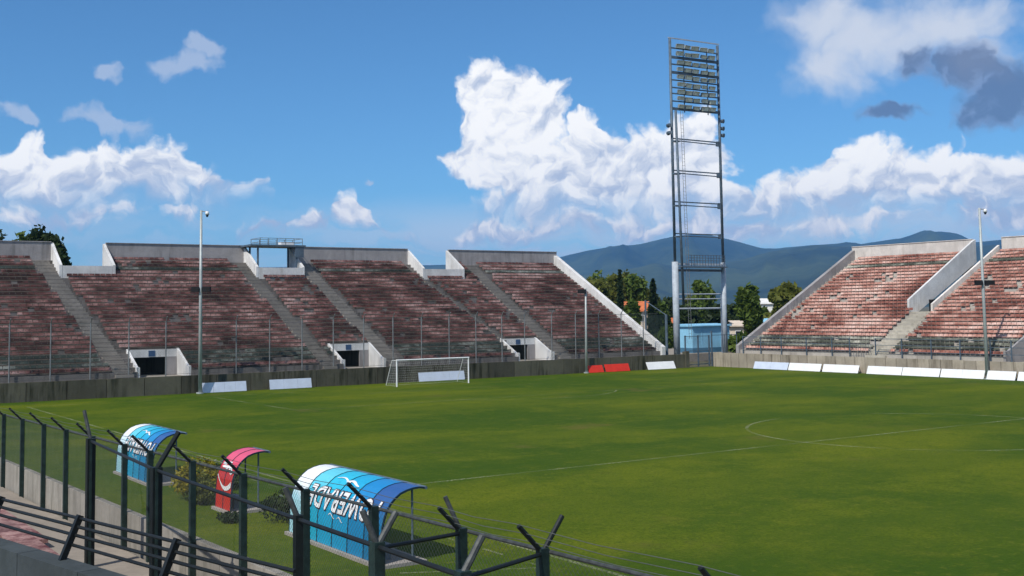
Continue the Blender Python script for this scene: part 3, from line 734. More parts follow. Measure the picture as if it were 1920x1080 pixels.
part(MB().bar((LX-.25, TY, Zt+.05), (RX+.25, TY, Zt+.18), .12, .12), 'top_rail', STEEL_PALE, tw_)
for x_ in (LX+2.1, RX-1.65):
    part(MB().bar((x_, TY+.1, Zb), (x_, TY+.1, Zt-.9), .09), 'mullion', STEEL_DARK, tw_)
lamp = MB()                      # housing, visor and glass of one floodlight
lamp.add([(-.40, .28, -.28), (.40, .28, -.28), (.40, .28, .28), (-.40, .28, .28), (-.46, -.10, -.36), (.46, -.10, -.36), (.46, -.10, .36), (-.46, -.10, .36)],
         [(0,1,2,3),(0,4,5,1),(1,5,6,2),(2,6,7,3),(3,7,4,0)], 0)
lamp.add([(-.42, -.11, -.32), (.42, -.11, -.32), (.42, -.11, .32), (-.42, -.11, .32)], [(0,1,2,3)], 1)
lamp.box(-.47, .47, -.22, -.08, .36, .39)
lm = lamp.mesh('floodlight', [LAMP_BODY, LAMP_GLASS])
lrows = [92, 106, 122, 135, 149, 163, 176, 189, 203]
for ri, y in enumerate(lrows):
    for ci, fx in enumerate((.17, .325, .485, .66, .82)):
        if ri == 0 and ci == 1 and False: continue
        o = bpy.data.objects.new('floodlight', lm); COL.objects.link(o); o.parent = tw_
        o.location = Vector((LX+(RX-LX)*fx+random.uniform(-.06, .06), TY-.32, zpx(y)+random.uniform(-.05, .05))) - Vector(tw_.location)
        o.rotation_euler = (random.uniform(.25, .5), 0, random.uniform(-.35, .1)); s = random.uniform(.84, 1.04); o.scale = (s, s, s*.70)
sp = MB().tube([(0, .22, 0), (0, -.2, -.06)], .17, 8, r1=.26).bar((0, 0, .0), (.3, 0, .05), .05)
spm = sp.mesh('side_lamp', STEEL_DARK)
for x_, y_ in ((RX+.45, 221), (RX+.45, 235), (RX+.45, 248), (LX-.45, 239), (LX-.45, 253)):
    o = bpy.data.objects.new('side_lamp', spm); COL.objects.link(o); o.parent = tw_
    o.location = Vector((x_, TY, zpx(y_))) - Vector(tw_.location); o.rotation_euler = (0, 0, .3 if x_ > 73 else math.pi-.3)

# pale pipe frame behind the tower
pf = thing('pipe_frame', (76, 64, 0), 'pale horizontal pipe frame standing behind the floodlight tower', 'frame')
for y_, r_ in ((552, .07), (561, .06), (579, .11)):
    a, b = onY(1272, y_, 64), onY(1354, y_-1, 64)
    part(MB().tube([a, b], r_, 8), 'rail', STEEL_PALE, pf)
for x_ in (1352,):
    a = onY(x_, 553, 64); part(MB().tube([(a.x, 64, 0), a], .10, 8), 'post', STEEL_PALE, pf)

# light blue shed on its apron
ap = MB().box(70, 95, 66.5, 82, -.02, .95).build('concrete_apron', CON_FLOOR, kind='structure')
sh_ = thing('shed', (80.4, 68, .95), 'light blue metal sided shed behind the corner gate', 'shed')
a, b = onY(1298, 611, 68), onY(1367, 611, 68)
part(MB().box(a.x, b.x, 68, 70.3, 1.55, a.z-.1), 'wall', SHED_BLUE, sh_)
part(MB().box(a.x-.03, b.x+.03, 67.97, 70.33, .95, 1.55), 'plinth', SHED_BLUE_D, sh_)
rf = MB().prism([(67.75, a.z-.098), (67.75, a.z+.02), (70.5, a.z+.22), (70.5, a.z-.098)], a.x-.25, b.x+.25, YZ)
part(rf, 'roof', SHED_BLUE, sh_)
for k in range(1, 4):
    xx = a.x+(b.x-a.x)*k/4; part(MB().box(xx-.012, xx+.012, 67.955, 68.0, 1.56, a.z-.11), 'cladding_joint', SHED_BLUE, sh_)
# corner gate
gt = thing('corner_gate', (71, 57.0, 0), 'dark steel framed mesh gate in the corner beneath the tower', 'gate')
for x_ in (69.0, 70.9, 72.55, 72.95):
    part(MB().bar((x_, 57, 0), (x_, 57, 3.45 if x_ < 72.8 else 3.9), .13), 'post', STEEL_DARK, gt)
for x0_, x1_ in ((69.07, 70.83), (70.97, 72.48)):
    for z in (.25, 1.75, 3.35):
        part(MB().bar((x0_, 57, z), (x1_, 57, z), .06), 'rail', STEEL_DARK, gt)
    part(chain_link([((x0_, 57, 0), (x1_, 57, 0), .25, 3.35)], .10, .0035), 'chain_link', STEEL_DARK, gt, fix=False, kind='stuff')
part(MB().bar((72.95, 57, 3.4), (76.9, 57, 3.4), .06), 'rail', STEEL_DARK, gt)
for x_ in (74.9, 76.8): part(MB().bar((x_, 57, 0), (x_, 57, 3.45), .07), 'post', STEEL_DARK, gt)

# ------------------------------------------------------------------ lighting poles
def pole(base, top, label, boxes, cam_dome=True, r=.12):
    t = thing('light_pole', base, label, 'light pole', 'slim grey poles around the pitch')
    b, tp = Vector(base), Vector(top)
    part(MB().tube([b, b.lerp(tp, .5), tp], r, 12, r1=r*.62), 'pole', POLE, t, smooth=True)
    part(MB().tube([b, b+Vector((0, 0, .12))], r*1.9, 12), 'base_plate', POLE, t)
    for (dx, dz, w, h) in boxes:
        c = b.lerp(tp, dz/(tp.z-b.z)); along = CR*dx
        m = MB(); p = c+along+Vector((0, -.1, 0)); e = CR*(w/2)
        d = Vector((CF.x, CF.y, 0)).normalized()*.22
        v = [p-e-d+Vector((0, 0, -h/2)), p+e-d+Vector((0, 0, -h/2)), p+e+d+Vector((0, 0, -h/2)), p-e+d+Vector((0, 0, -h/2)),
             p-e-d*.7+Vector((0, 0, h/2)), p+e-d*.7+Vector((0, 0, h/2)), p+e+d+Vector((0, 0, h/2)), p-e+d+Vector((0, 0, h/2))]
        m.add(v, [(0,3,2,1),(4,5,6,7),(0,1,5,4),(1,2,6,5),(2,3,7,6),(3,0,4,7)])
        m.bar(c, p, .06); part(m, 'floodlight', BLACK, t)
    if cam_dome:
        c = tp+CR*.5+Vector((0, 0, -.35)); m = MB()
        m.tube([c+Vector((0, 0, .25)), c+Vector((0, 0, .12)), c+Vector((0, 0, -.02))], .13, 10, r1=.17)
        dm = part(m, 'dome_camera', WHITE, t, smooth=True)
        part(MB().tube([c+Vector((0, 0, -.02)), c+Vector((0, 0, -.16)), c+Vector((0, 0, -.22))], .13, 10, r1=.05), 'dome', GLASS_DARK, dm, smooth=True)
        part(MB().tube([tp+Vector((0, 0, -.1)), c+Vector((0, 0, .24))], .04, 6), 'bracket', STEEL_MID, t)
    return t
pole((14.25, 55.45, 0), (14.27, 55.45, 15.1), 'tall pole with dome camera before the left portal of the end stand', [(-.45, 8.55, .62, .42), (.45, 8.55, .62, .42)], r=.16)
pole((54.5, 55.9, 0), (54.6, 55.9, 8.6), 'shorter pale pole with one lamp box beside the red boards', [(-.45, 8.3, .85, .42)], False, .14)
pole((71.9, 22.1, 0), (72.0, 22.25, 14.8), 'tall pole with dome camera before the far touchline stand', [(-.45, 8.3, .6, .42), (.5, 8.3, .75, .42)], r=.16)

# ------------------------------------------------------------------ goal
gl = thing('goal', (c0, L2, 0), 'white framed football goal with pale net before the end stand', 'goal')
gx0, gx1, gz = 30.15, 37.45, 2.28
part(MB().tube([(gx0, L2, 0), (gx0, L2, gz)], .065, 10), 'post', WHITE, gl)
part(MB().tube([(gx1, L2, 0), (gx1, L2, gz)], .065, 10), 'post', WHITE, gl)
part(MB().tube([(gx0-.06, L2, gz), (gx1+.06, L2, gz)], .065, 10), 'crossbar', WHITE, gl)
for x_ in (gx0, gx1):
    part(MB().tube([(x_, L2, gz), (x_, L2+.9, gz-.05), (x_, L2+2.0, .05)], .028, 6), 'net_support', WHITE, gl)
nt = MB(); cs = .22; rw = .0032
prof_n = [(L2+.05, gz-.03), (L2+.9, gz-.08), (L2+1.95, .03)]
def along(pts, t):
    ls = [math.dist(pts[i], pts[i+1]) for i in range(len(pts)-1)]; s = t*sum(ls)
    for i, l in enumerate(ls):
        if s <= l: k = s/l; return pts[i][0]+(pts[i+1][0]-pts[i][0])*k, pts[i][1]+(pts[i+1][1]-pts[i][1])*k
        s -= l
    return pts[-1]
for i in range(int((gx1-gx0)/cs)+1):
    x_ = gx0+i*cs; nt.tube([(x_, *p) for p in prof_n], rw, 3, cap=False)
for i in range(15):
    yy, zz = along(prof_n, i/14); nt.tube([(gx0, yy, zz), (gx1, yy, zz)], rw, 3, cap=False)
for x_ in (gx0, gx1):
    for i in range(1, 10):
        yy = L2+i*cs; zt_ = gz-.08 if yy < L2+.9 else (gz-.08)*(1-(yy-L2-.9)/1.05)
        if zt_ > .1: nt.tube([(x_, yy, 0), (x_, yy, zt_)], rw, 3, cap=False)
    for i in range(10):
        zz = .05+i*cs; ye = L2+.9+1.05*(1-zz/(gz-.08)); nt.tube([(x_, L2, zz), (x_, ye, zz)], rw, 3, cap=False)
nt.build('net', plain('white_net', (.8, .8, .8), .8, 0, .05), gl, fix=False, kind='stuff')

# ------------------------------------------------------------------ leaning advertising boards
def board(p0, p1, h, lean, mat, label, group, panels=1, name='advertising_board'):
    """p0-p1 foot of the face on the grass; lean = how far the top goes back (towards n)"""
    p0, p1 = Vector((*p0, 0)), Vector((*p1, 0)); d = (p1-p0); Ln = d.length; d /= Ln
    n = Vector((-d.y, d.x, 0))
    t = thing(name, (p0+p1)/2, label, 'advertising board', group)
    up = Vector((0, 0, h)) + n*lean; th_ = n*.035
    for k in range(panels):
        a, b = p0+d*(Ln*k/panels+.008), p0+d*(Ln*(k+1)/panels-.008)
        z0 = Vector((0, 0, .03))
        v = [a+z0, b+z0, b+z0+th_, a+z0+th_, a+up, b+up, b+up+th_, a+up+th_]
        MB().add(v, [(0,3,2,1),(4,5,6,7),(0,1,5,4),(1,2,6,5),(2,3,7,6),(3,0,4,7)]).build('face_panel', mat, t)
    for k in range(max(2, panels+1)):
        q = p0+d*(Ln*(.04+.92*k/max(1, panels))) if k <= panels else p1
        m = MB().bar(q+up*.95+th_*1.6, q+n*(lean+.42)+Vector((0, 0, .0)), .05); m.bar(q+th_*1.6+Vector((0, 0, .05)), q+n*(lean+.42)+Vector((0, 0, .04)), .04)
        m.build('strut', STEEL_MID, t)
    return t
GE, GS_ = 'leaning boards before the end stand', 'white leaning boards along the far touchline'
board((14.55, 55.65), (18.35, 55.65), .84, .18, BOARD_SHADE_TINT, 'shade tinted white four panel board beside the camera pole before the end stand', GE, 4)
board((20.4, 55.6), (24.25, 55.6), .84, .18, BOARD_SHADE_TINT, 'shade tinted white board between the camera pole and the goal', GE, 3)
board((35.0, 55.75), (39.95, 55.75), .84, .18, BOARD_SHADE_TINT, 'long shade tinted white board seen through the goal net', GE, 3)
board((54.75, 55.75), (56.7, 55.75), .74, .34, BOARD_RED, 'short bright red board next to the lamp box pole', GE, 1)
board((56.95, 55.75), (60.15, 55.75), .78, .34, BOARD_RED, 'long bright red board beside the short red board', GE, 2)
board((62.6, 55.75), (66.5, 55.75), .80, .40, BOARD_WHITE, 'white board leaning on the mossy wall near the corner gate', GE, 2)
bs = [(49.4, 44.65, BOARD_SHADE_TINT, 'bluish white board nearest the corner tower on the far touchline'), (44.55, 40.35, BOARD_WHITE, 'white board second from the corner tower on the far touchline'),
      (40.1, 35.7, BOARD_WHITE, 'white board with a dark gap after it, third from the corner tower'), (34.7, 30.75, BOARD_WHITE, 'white board fourth from the corner tower, after the dark gap'),
      (30.7, 26.7, BOARD_WHITE, 'white board fifth from the corner tower along the far wall'), (26.6, 22.25, BOARD_WHITE, 'white board just short of the far touchline camera pole'),
      (22.0, 19.3, BOARD_WHITE, 'short white board just past the far touchline camera pole'), (19.1, 15.2, BOARD_WHITE, 'white board farthest from the corner tower on the far touchline')]
for i, (ya, yb, mt, lb) in enumerate(bs):
    bx = 71.55
    board((bx, ya), (bx, yb), .76, .30, mt, lb, GS_, 2 if abs(ya-yb) > 3.5 else 1)

# ------------------------------------------------------------------ dugouts
def print_mat(name, top, low):
    """printed vinyl of one panel: the colour of the roof runs into that of the back, with soft patches"""
    m, nd, lk, b = new_mat(name)
    p = pos_node(nd); s = nd.new('ShaderNodeSeparateXYZ'); lk.new(p, s.inputs[0])
    n = noise_n(nd, lk, p, 1.1, 4.0, .6); n2 = noise_n(nd, lk, p, 6.0, 3.0, .6)
    t = math_(nd, lk, 'ADD', s.outputs[2], math_(nd, lk, 'MULTIPLY', math_(nd, lk, 'SUBTRACT', n, .5), .9))
    c = mixc(nd, lk, maprange(nd, lk, t, 1.0, 1.75), low, top)
    c = mixc(nd, lk, math_(nd, lk, 'MULTIPLY', maprange(nd, lk, n2, .5, .75), .3), c, tuple(x*.6 for x in low))
    lk.new(c, b.inputs['Base Color']); b.inputs['Roughness'].default_value = .4; b.inputs['Specular IOR Level'].default_value = .4
    return m
PANELS = [print_mat('navy_print', (.030, .10, .30), (.008, .16, .34)), print_mat('deep_blue_print', (.014, .23, .52), (.006, .22, .46)),
          print_mat('blue_print', (.018, .38, .62), (.006, .30, .55)), print_mat('cyan_print', (.03, .47, .65), (.006, .34, .58)),
          print_mat('pale_cyan_print', (.13, .58, .70), (.010, .39, .58)), print_mat('white_end_print', (.84, .85, .85), (.36, .64, .72))]
DUG_PROF = [(0, .10), (.02, .60), (.06, 1.05), (.16, 1.38), (.33, 1.64), (.56, 1.82), (.84, 1.92), (1.10, 1.95), (1.34, 1.915)]
def prof_at(t, off=0.0):
    q = along(DUG_PROF, max(0, min(1, t))); q2 = along(DUG_PROF, max(0, min(1, t+.01))); q1 = along(DUG_PROF, max(0, min(1, t-.01)))
    d = Vector((q2[0]-q1[0], q2[1]-q1[1])).normalized(); nrm = Vector((-d.y, d.x))
    return q[0]+nrm.x*off, q[1]+nrm.y*off
SEAM = plain('dark_seam', (.01, .03, .05), .5)
def sheet(xb, y0, y1, t0, t1, off, name, mat, parent, n=14, thick=.02):
    m = MB(); top = [prof_at(t0+(t1-t0)*i/n, off) for i in range(n+1)]; bot = [prof_at(t0+(t1-t0)*i/n, off-thick) for i in range(n+1)]
    poly = top + bot[::-1]
    v = []; 
    for yy in (y0, y1): v += [(xb+a, yy, z) for a, z in poly]
    k = len(poly); f = []
    for i in range(n): f += [(i, i+1, 2*n-i, 2*n+1-i), (k+i, k+2*n+1-i, k+2*n-i, k+i+1)]
    f += [(i, k+i, k+(i+1) % k, (i+1) % k) for i in range(k)]
    m.add(v, f); return m.build(name, mat, parent, smooth=False)
def wrap_text(body, size, xb, yc, tc_, off, mat, name, parent, flip=True, shear=.18, extra=0.0, squeeze=1.0):
    """lettering laid over the curved back of a shelter, reading from the pitch side over the top"""
    cu = bpy.data.curves.new('lettering', 'FONT'); cu.body = body; cu.size = size; cu.align_x = 'CENTER'; cu.align_y = 'CENTER'; cu.shear = shear
    cu.offset = extra; cu.resolution_u = 3; cu.space_character = 1.14
    ob = bpy.data.objects.new('lettering_tmp', cu); COL.objects.link(ob)
    dg = bpy.context.evaluated_depsgraph_get(); me = bpy.data.meshes.new_from_object(ob.evaluated_get(dg))
    bpy.data.objects.remove(ob); bpy.data.curves.remove(cu)
    bm = bmesh.new(); bm.from_mesh(me); bpy.data.meshes.remove(me)
    for _ in range(1): bmesh.ops.subdivide_edges(bm, edges=[e for e in bm.edges if e.calc_length() > size*.25], cuts=2)
    bmesh.ops.triangulate(bm, faces=bm.faces)
    Lt = sum(math.dist(DUG_PROF[i], DUG_PROF[i+1]) for i in range(len(DUG_PROF)-1))
    sgn = -1 if flip else 1
    for v in bm.verts:
        x_, y_ = v.co.x*squeeze, v.co.y
        a, z = prof_at(tc_ + sgn*y_/Lt, off)
        v.co = Vector((xb+a, yc + (x_ if flip else -x_), z))
    me2 = bpy.data.meshes.new(name); bm.normal_update(); bm.to_mesh(me2); bm.free(); me2.materials.append(mat)
    return link(name, me2, parent)
def dugout(xb, y0, y1, label, mat, npan, letters, slab_mat):
    """curved sheet shelter open towards the pitch; y0 near end, y1 far end"""
    t = thing('dugout', (xb+.7, (y0+y1)/2, 0), label, 'dugout')
    part(MB().box(xb-.10, xb+1.30, y0-.12, y1+.12, -.02, .09), 'base_slab', slab_mat, t)
    wd = (y1-y0)/npan
    for k in range(npan):
        sheet(xb, y0+k*wd+.012, y0+(k+1)*wd-.012, 0, 1, 0, 'roof_panel', mat[k % len(mat)], t)
    for k in range(npan+1):
        yy = y0+k*wd; sheet(xb, yy-.018, yy+.018, 0, 1, .012, 'rib', SEAM, t, thick=.05)
    a, z = prof_at(1)
    part(MB().tube([(xb+a, y0-.02, z-.01), (xb+a, y1+.02, z-.01)], .045, 8), 'front_rail', STEEL_DARK, t)
    for yy in (y0+.12, y1-.12):
        part(MB().tube([(xb+1.0, yy, .08), (xb+1.0, yy, 1.90)], .03, 8), 'post', STEEL_DARK, t)
    bn_ = part(MB().box(xb+.25, xb+.62, y0+.25, y1-.25, .42, .47), 'bench', STEEL_MID, t)
    for yy in np.linspace(y0+.5, y1-.5, 3): part(MB().box(xb+.3, xb+.56, yy-.03, yy+.03, .09, .42), 'bench_leg', STEEL_DARK, bn_)
    return t
SLAB = concrete('slab_concrete', (.34, .31, .28), (.18, .15, .12), .5, .05, streak=False)
TXT_W = plain('white_print', (.78, .77, .76), .45, 0, .12, 2.0)
TXT_D = plain('dark_print_outline', (.05, .03, .045), .45)
d1 = dugout(-4.36, -12.15, -6.4, 'large blue curved dugout with white end panel and lettering, beside the halfway line', PANELS, 6, True, SLAB)
wrap_text('POWERADE', .84, -4.36, -9.72, .47, .020, TXT_D, 'lettering_outline', d1, extra=.045, squeeze=.86)
wrap_text('POWERADE', .84, -4.36, -9.72, .47, .027, TXT_W, 'lettering', d1, extra=.016, squeeze=.86)
d2 = dugout(-4.72, 5.85, 10.6, 'blue curved dugout with white end panel, on the far side of the red shelter', PANELS, 6, True, SLAB)
wrap_text('POWERADE', .78, -4.72, 7.9, .47, .020, TXT_D, 'lettering_outline', d2, extra=.045, squeeze=.78)
wrap_text('POWERADE', .78, -4.72, 7.9, .47, .027, TXT_W, 'lettering', d2, extra=.014, squeeze=.78)
def printed_mark(xb, parent, y0, y1, t, wt_):
    v = []
    for k in range(7):
        s_ = k/6; a, z = prof_at(t+.02*math.sin(s_*5)+wt_*(.4+.6*math.sin(s_*math.pi)), .022); a2, z2 = prof_at(t+.02*math.sin(s_*5), .022)
        v += [(xb+a, y0+(y1-y0)*s_, z), (xb+a2, y0+(y1-y0)*s_, z2)]
    MB().add(v, [(2*k, 2*k+1, 2*k+3, 2*k+2) for k in range(6)]).build('printed_mark', TXT_W, parent, fix=False)
for xb_, pr_, yc_, k_ in ((-4.36, d1, -9.3, 1.0), (-4.72, d2, 8.2, .85)):
    printed_mark(xb_, pr_, yc_+.75*k_, yc_-.15*k_, .70, .022); printed_mark(xb_, pr_, yc_+.1*k_, yc_-.75*k_, .675, .03)
    printed_mark(xb_, pr_, yc_+.3*k_, yc_-.1*k_, .30, .012); printed_mark(xb_, pr_, yc_-.25*k_, yc_-.6*k_, .285, .014)
def red_mat():
    m, nd, lk, b = new_mat('red_pink_print')
    p = pos_node(nd); s = nd.new('ShaderNodeSeparateXYZ'); lk.new(p, s.inputs[0])
    n = noise_n(nd, lk, p, 2.0, 3.0, .6)
    f = maprange(nd, lk, math_(nd, lk, 'ADD', s.outputs[2], math_(nd, lk, 'MULTIPLY', math_(nd, lk, 'SUBTRACT', n, .5), .4)), 1.35, 1.75)
    c = mixc(nd, lk, f, (.55, .025, .02), (.70, .09, .17)); lk.new(c, b.inputs['Base Color']); b.inputs['Roughness'].default_value = .4
    return m
d3 = dugout(-4.52, -2.0, -.6, 'narrow red and pink curved shelter between the two blue dugouts', [red_mat()], 2, False, SLAB)
def swoosh(pts, name):
    """white emblem shape (along the shelter, along the curve)"""
    v = []
    for yy, t in pts:
        a, z = prof_at(t, .02); v.append((-4.52+a, yy, z))
    me = bpy.data.meshes.new(name); me.from_pydata(v, [], [tuple(range(len(v)))]); me.materials.append(TXT_W); return link(name, me, d3)
for j in range(10):      # ribbon band sweeping down the back, narrow strips
    s0, s1 = j/10, (j+1)/10
    cv = lambda s: .40-.14*math.sin(s*2.6)+.02*s
    swoosh([(-.66-1.28*s0, cv(s0)), (-.66-1.28*s1, cv(s1)), (-.66-1.28*s1, cv(s1)-.015-.055*s1), (-.66-1.28*s0, cv(s0)-.015-.055*s0)], 'white_ribbon')
for (yy, t, w, h) in ((-.95, .545, .34, .05), (-1.15, .50, .62, .045), (-1.55, .505, .5, .05), (-1.75, .455, .3, .06), (-1.0, .455, .3, .03), (-1.35, .565, .26, .03)):
    pts = []
    for q in range(9):
        a_ = 2*math.pi*q/9; k = 1+.25*math.sin(q*2.3+yy*5); pts.append((yy+w/2*k*math.cos(a_), t+h/2*k*math.sin(a_)))
    swoosh(pts, 'white_script_mark')

# ------------------------------------------------------------------ plants round the shelters
def leaf_cloud(center, rx, ry, rz, n, size, mat, name, parent, seed=0, clumps=9, shell=.55):
    r_ = np.random.default_rng(seed)
    # clump centres through the crown, leaves gathered round them
    cc = r_.normal(size=(clumps, 3)); cc /= np.linalg.norm(cc, axis=1)[:, None]; cc *= (r_.random((clumps, 1))**.5)*.72
    k = r_.integers(0, clumps, n); d = r_.normal(size=(n, 3)); d /= np.linalg.norm(d, axis=1)[:, None]
    P_ = cc[k] + d*(shell*(.35+.65*r_.random((n, 1))**.5))*(.55+.6*r_.random((clumps, 1)))[k]
    C_ = np.array(center) + P_*np.array([rx, ry, rz])
    a = r_.normal(size=(n, 3)); a /= np.linalg.norm(a, axis=1)[:, None]; b = np.cross(a, r_.normal(size=(n, 3))); b /= np.linalg.norm(b, axis=1)[:, None]
    s = size*(.6+.8*r_.random((n, 1)))
    V = np.stack([C_-a*s, C_+b*s*.55, C_+a*s, C_-b*s*.55], 1).reshape(-1, 3)
    me = bpy.data.meshes.new(name); F = np.arange(4*n).reshape(-1, 4)
    me.from_pydata(V.tolist(), [], F.tolist()); me.materials.append(mat); me.update()
    return link(name, me, parent)
def bush(name, c, rx, ry, rz, n, size, mat, label, seed, cat='bush', flowers=0):
    t = thing(name, (c[0], c[1], 0), label, cat)
    leaf_cloud((c[0], c[1], rz*.95), rx, ry, rz, n, size, mat, 'foliage', t, seed, 14)
    st = MB()
    for k in range(6):
        a = k*1.05; st.tube([(c[0]+.05*math.cos(a), c[1]+.05*math.sin(a), 0), (c[0]+rx*.35*math.cos(a), c[1]+ry*.35*math.sin(a), rz*1.1)], .02, 5, r1=.008)
    part(st, 'stems', BARK, t)
    if flowers: leaf_cloud((c[0], c[1], rz*1.15), rx*.95, ry*.95, rz*.9, flowers, size*1.1, FLOWER, 'flowers', t, seed+1, 10)
    return t
bush('shrub', (-4.3, 1.7), .85, 1.25, .75, 2600, .075, LEAF_YELLOW, 'yellow green shrub between the far blue dugout and the red shelter', 3)
bush('shrub', (-4.6, .55), .55, .6, .5, 1400, .06, LEAF_OLIVE, 'small olive shrub against the back of the red shelter', 4)
bush('flowering_shrub', (-2.6, 4.0), .9, 1.3, .55, 2000, .06, LEAF_DARK, 'dark shrub with cream flowers beyond the yellow green shrub', 5, 'bush', 90)
bush('flowering_shrub', (-3.4, -4.4), .9, 1.0, .5, 1900, .06, LEAF_DARK, 'low dark shrub with few cream flowers between red and large blue shelters', 6, 'bush', 30)
bush('shrub', (-5.0, -3.2), .4, .7, .16, 700, .05, LEAF_DARK, 'flat dark ground shrub on the lawn beside the red shelter', 8)

# ------------------------------------------------------------------ near fence on its low wall
XA = -10.0
fl = lambda y: .60 - .016*(y-2)            # walkway level, rising a little towards the camera
wt = lambda y: 1.47 - .017*(y-2) ; ft = lambda y: 3.11 - .0165*(y-2)
fa = thing('pitchside_fence', (XA, -10, .6), 'green post fence with angled arms on a low wall beside the dugouts', 'fence')
yy = 12.0; 
PA = [11.5, 8.5, 5.48, 2.38, -.73, -3.57, -6.5, -9.52, -11.6, -14.57, -17.47, -20.35, -22.87, -25.43, -27.31, -30.45, -33.0]
for i in range(len(PA)-1):
    y1, y0 = PA[i], PA[i+1]; k = 2
    for j in range(k):
        a, b = y1+(y0-y1)*j/k, y1+(y0-y1)*(j+1)/k
        v = [(XA+.04, a-.01, -.02), (XA+.04, b+.01, -.02), (XA+.22, b+.01, -.02), (XA+.22, a-.01, -.02), (XA+.04, a-.01, wt(a)), (XA+.04, b+.01, wt(b)), (XA+.22, b+.01, wt(b)), (XA+.22, a-.01, wt(a))]
        MB().add(v, [(0,3,2,1),(4,5,6,7),(0,1,5,4),(1,2,6,5),(2,3,7,6),(3,0,4,7)]).build('wall_panel', CON_NEAR, fa)
for y in PA:
    m = MB().bar((XA-.03, y, fl(y)-.1), (XA-.03, y, ft(y)+.02), .12, .12, up=(1, 0, 0))
    po = part(m, 'post', POST_GREEN, fa)
    z = ft(y); k_ = .82 if y < -24 else 1.0
    part(MB().tube([(XA-.03, y, z-.04), (XA-.03-.42*k_, y, z+.39*k_)], .032, 8), 'arm', POST_DARK, po)
    if y == -27.31: part(MB().tube([(XA-.03, y, z-.04), (XA-.03+.34, y+.05, z+.36)], .032, 8), 'arm', POST_DARK, po)
    if y == -25.43: part(MB().tube([(XA-.03, y, z-.04), (XA-.22, y+.10, z+.44)], .032, 8), 'arm', ARM_GREY, po)
part(MB().tube([(XA+.05, PA[0], ft(PA[0])-.03), (XA+.05, PA[-1], ft(PA[-1])-.03)], .028, 8), 'top_rail', ARM_GREY, fa)
cl = MB()
for i in range(len(PA)-1):
    y1, y0 = PA[i], PA[i+1]; ym = (y1+y0)/2
    c_ = chain_link([((XA+.05, y1, 0), (XA+.05, y0, 0), wt(ym), ft(ym)-.05)], .065, .0021); cl.add(c_.v, c_.f)
part(cl, 'chain_link', WIRE, fa, fix=False, kind='stuff')
for k, (dx, dz) in enumerate(((-.15, .10), (-.28, .22), (-.42, .35))):
    bw = MB()
    for i in range(len(PA)-1):
        a, b = PA[i], PA[i+1]; bw.tube([(XA+dx, a, ft(a)+dz), (XA+dx, (a+b)/2, ft((a+b)/2)+dz-.03), (XA+dx, b, ft(b)+dz)], .005, 4, cap=False)
    part(bw, 'barbed_wire', WIRE, fa)
# second fence on the stand side of the walkway
XB, ZB = -11.65, 3.7
fb_ = thing('walkway_fence', (XB, -19, .9), 'near black fence with forked posts on the stand side of the walkway', 'fence')
BP = [(-11.33, 1), (-17.35, 2), (-23.76, 0), (-26.13, 3), (-28.11, 2), (-31.2, 9)]
for i, (y, kind_) in enumerate(BP):
    xb = -11.3 if i == 0 else XB
    w = .18 if i < 2 else (.11 if i == 2 else .14)
    po = part(MB().bar((xb, y, fl(y)-.6), (xb, y, ZB), w, w, up=(1, 0, 0)), 'post', POST_DARK if i < 3 else POST_GREEN, fb_)
    if i < 2: part(MB().bar((xb-.02, y-w/2-.012, fl(y)-.5), (xb-.02, y-w/2-.012, ZB-.02), .05, .03), 'edge_strip', POST_GREEN, po)
    if kind_ in (0, 1, 3):
        off = (-.10, .22, .62) if kind_ == 1 else (-.16, .08, .38)
        part(MB().tube([(xb, y, ZB-.05), (xb+off[0], y+off[1], ZB+off[2])], .042, 8), 'arm', ARM_GREY, po)
    if kind_ in (2, 3):
        off = (.40, -.05, .62) if i == 1 else (.30, .08, .31)
        part(MB().tube([(xb, y, ZB-.05), (xb+off[0], y+off[1], ZB+off[2])], .05 if i == 1 else .042, 8), 'arm', POST_DARK if i == 1 else ARM_GREY, po)
for i in range(len(BP)-1):
    a = (-11.3 if i == 0 else XB, BP[i][0], ZB-.06); b = (XB, BP[i+1][0], ZB-.06)
    part(MB().tube([a, b], .032, 8), 'top_rail', BLACK_RAIL, fb_)
part(MB().tube([(XB, -26.13, ZB-.08), (XA-.03, -25.43, ft(-25.43)-.05)], .028, 8), 'cross_rail', BLACK_RAIL, fb_)
part(MB().tube([(XB, -28.11, ZB-.08), (XA-.03, -27.31, ft(-27.31)-.05)], .028, 8), 'cross_rail', BLACK_RAIL, fb_)
# walkway floor
wv_ = MB().add([(XA-.05, 14, fl(14)), (XA-.05, -40, fl(-40)), (-13.3, -40, fl(-40)), (-16.5, 14, fl(14))], [(0, 1, 2, 3)])
wv_.build('walkway', CON_FLOOR, kind='structure')
# ledge of the near stand, its guard rail and the red benches below it
P0_, P1_ = Vector((-15.55, -9.0, 2.5)), Vector((-12.2, -24.6, 2.5)); ld = (P1_-P0_).normalized(); ln_ = Vector((-ld.y, ld.x, 0))
if ln_.x > 0: ln_ = -ln_               # towards the camera side
lg = thing('parapet_wall', tuple((P0_+P1_)/2-Vector((0, 0, 1.9))), 'grey green concrete parapet at the foot of the near stand', 'wall')
k = 0; s_ = 0.0; LL = (P1_-P0_).length
while s_ < LL-.2:
    e_ = min(LL, s_+2.2); a, b = P0_+ld*(s_+.01), P0_+ld*(e_-.01); c_ = ln_*.40
    v = [q+Vector((0, 0, zz)) for zz in (-2.3, 0) for q in (a, b, b+c_, a+c_)]
    MB().add(v, [(0,3,2,1),(4,5,6,7),(0,1,5,4),(1,2,6,5),(2,3,7,6),(3,0,4,7)]).build('coping_block', CON_LEDGE, lg); s_ += 2.2
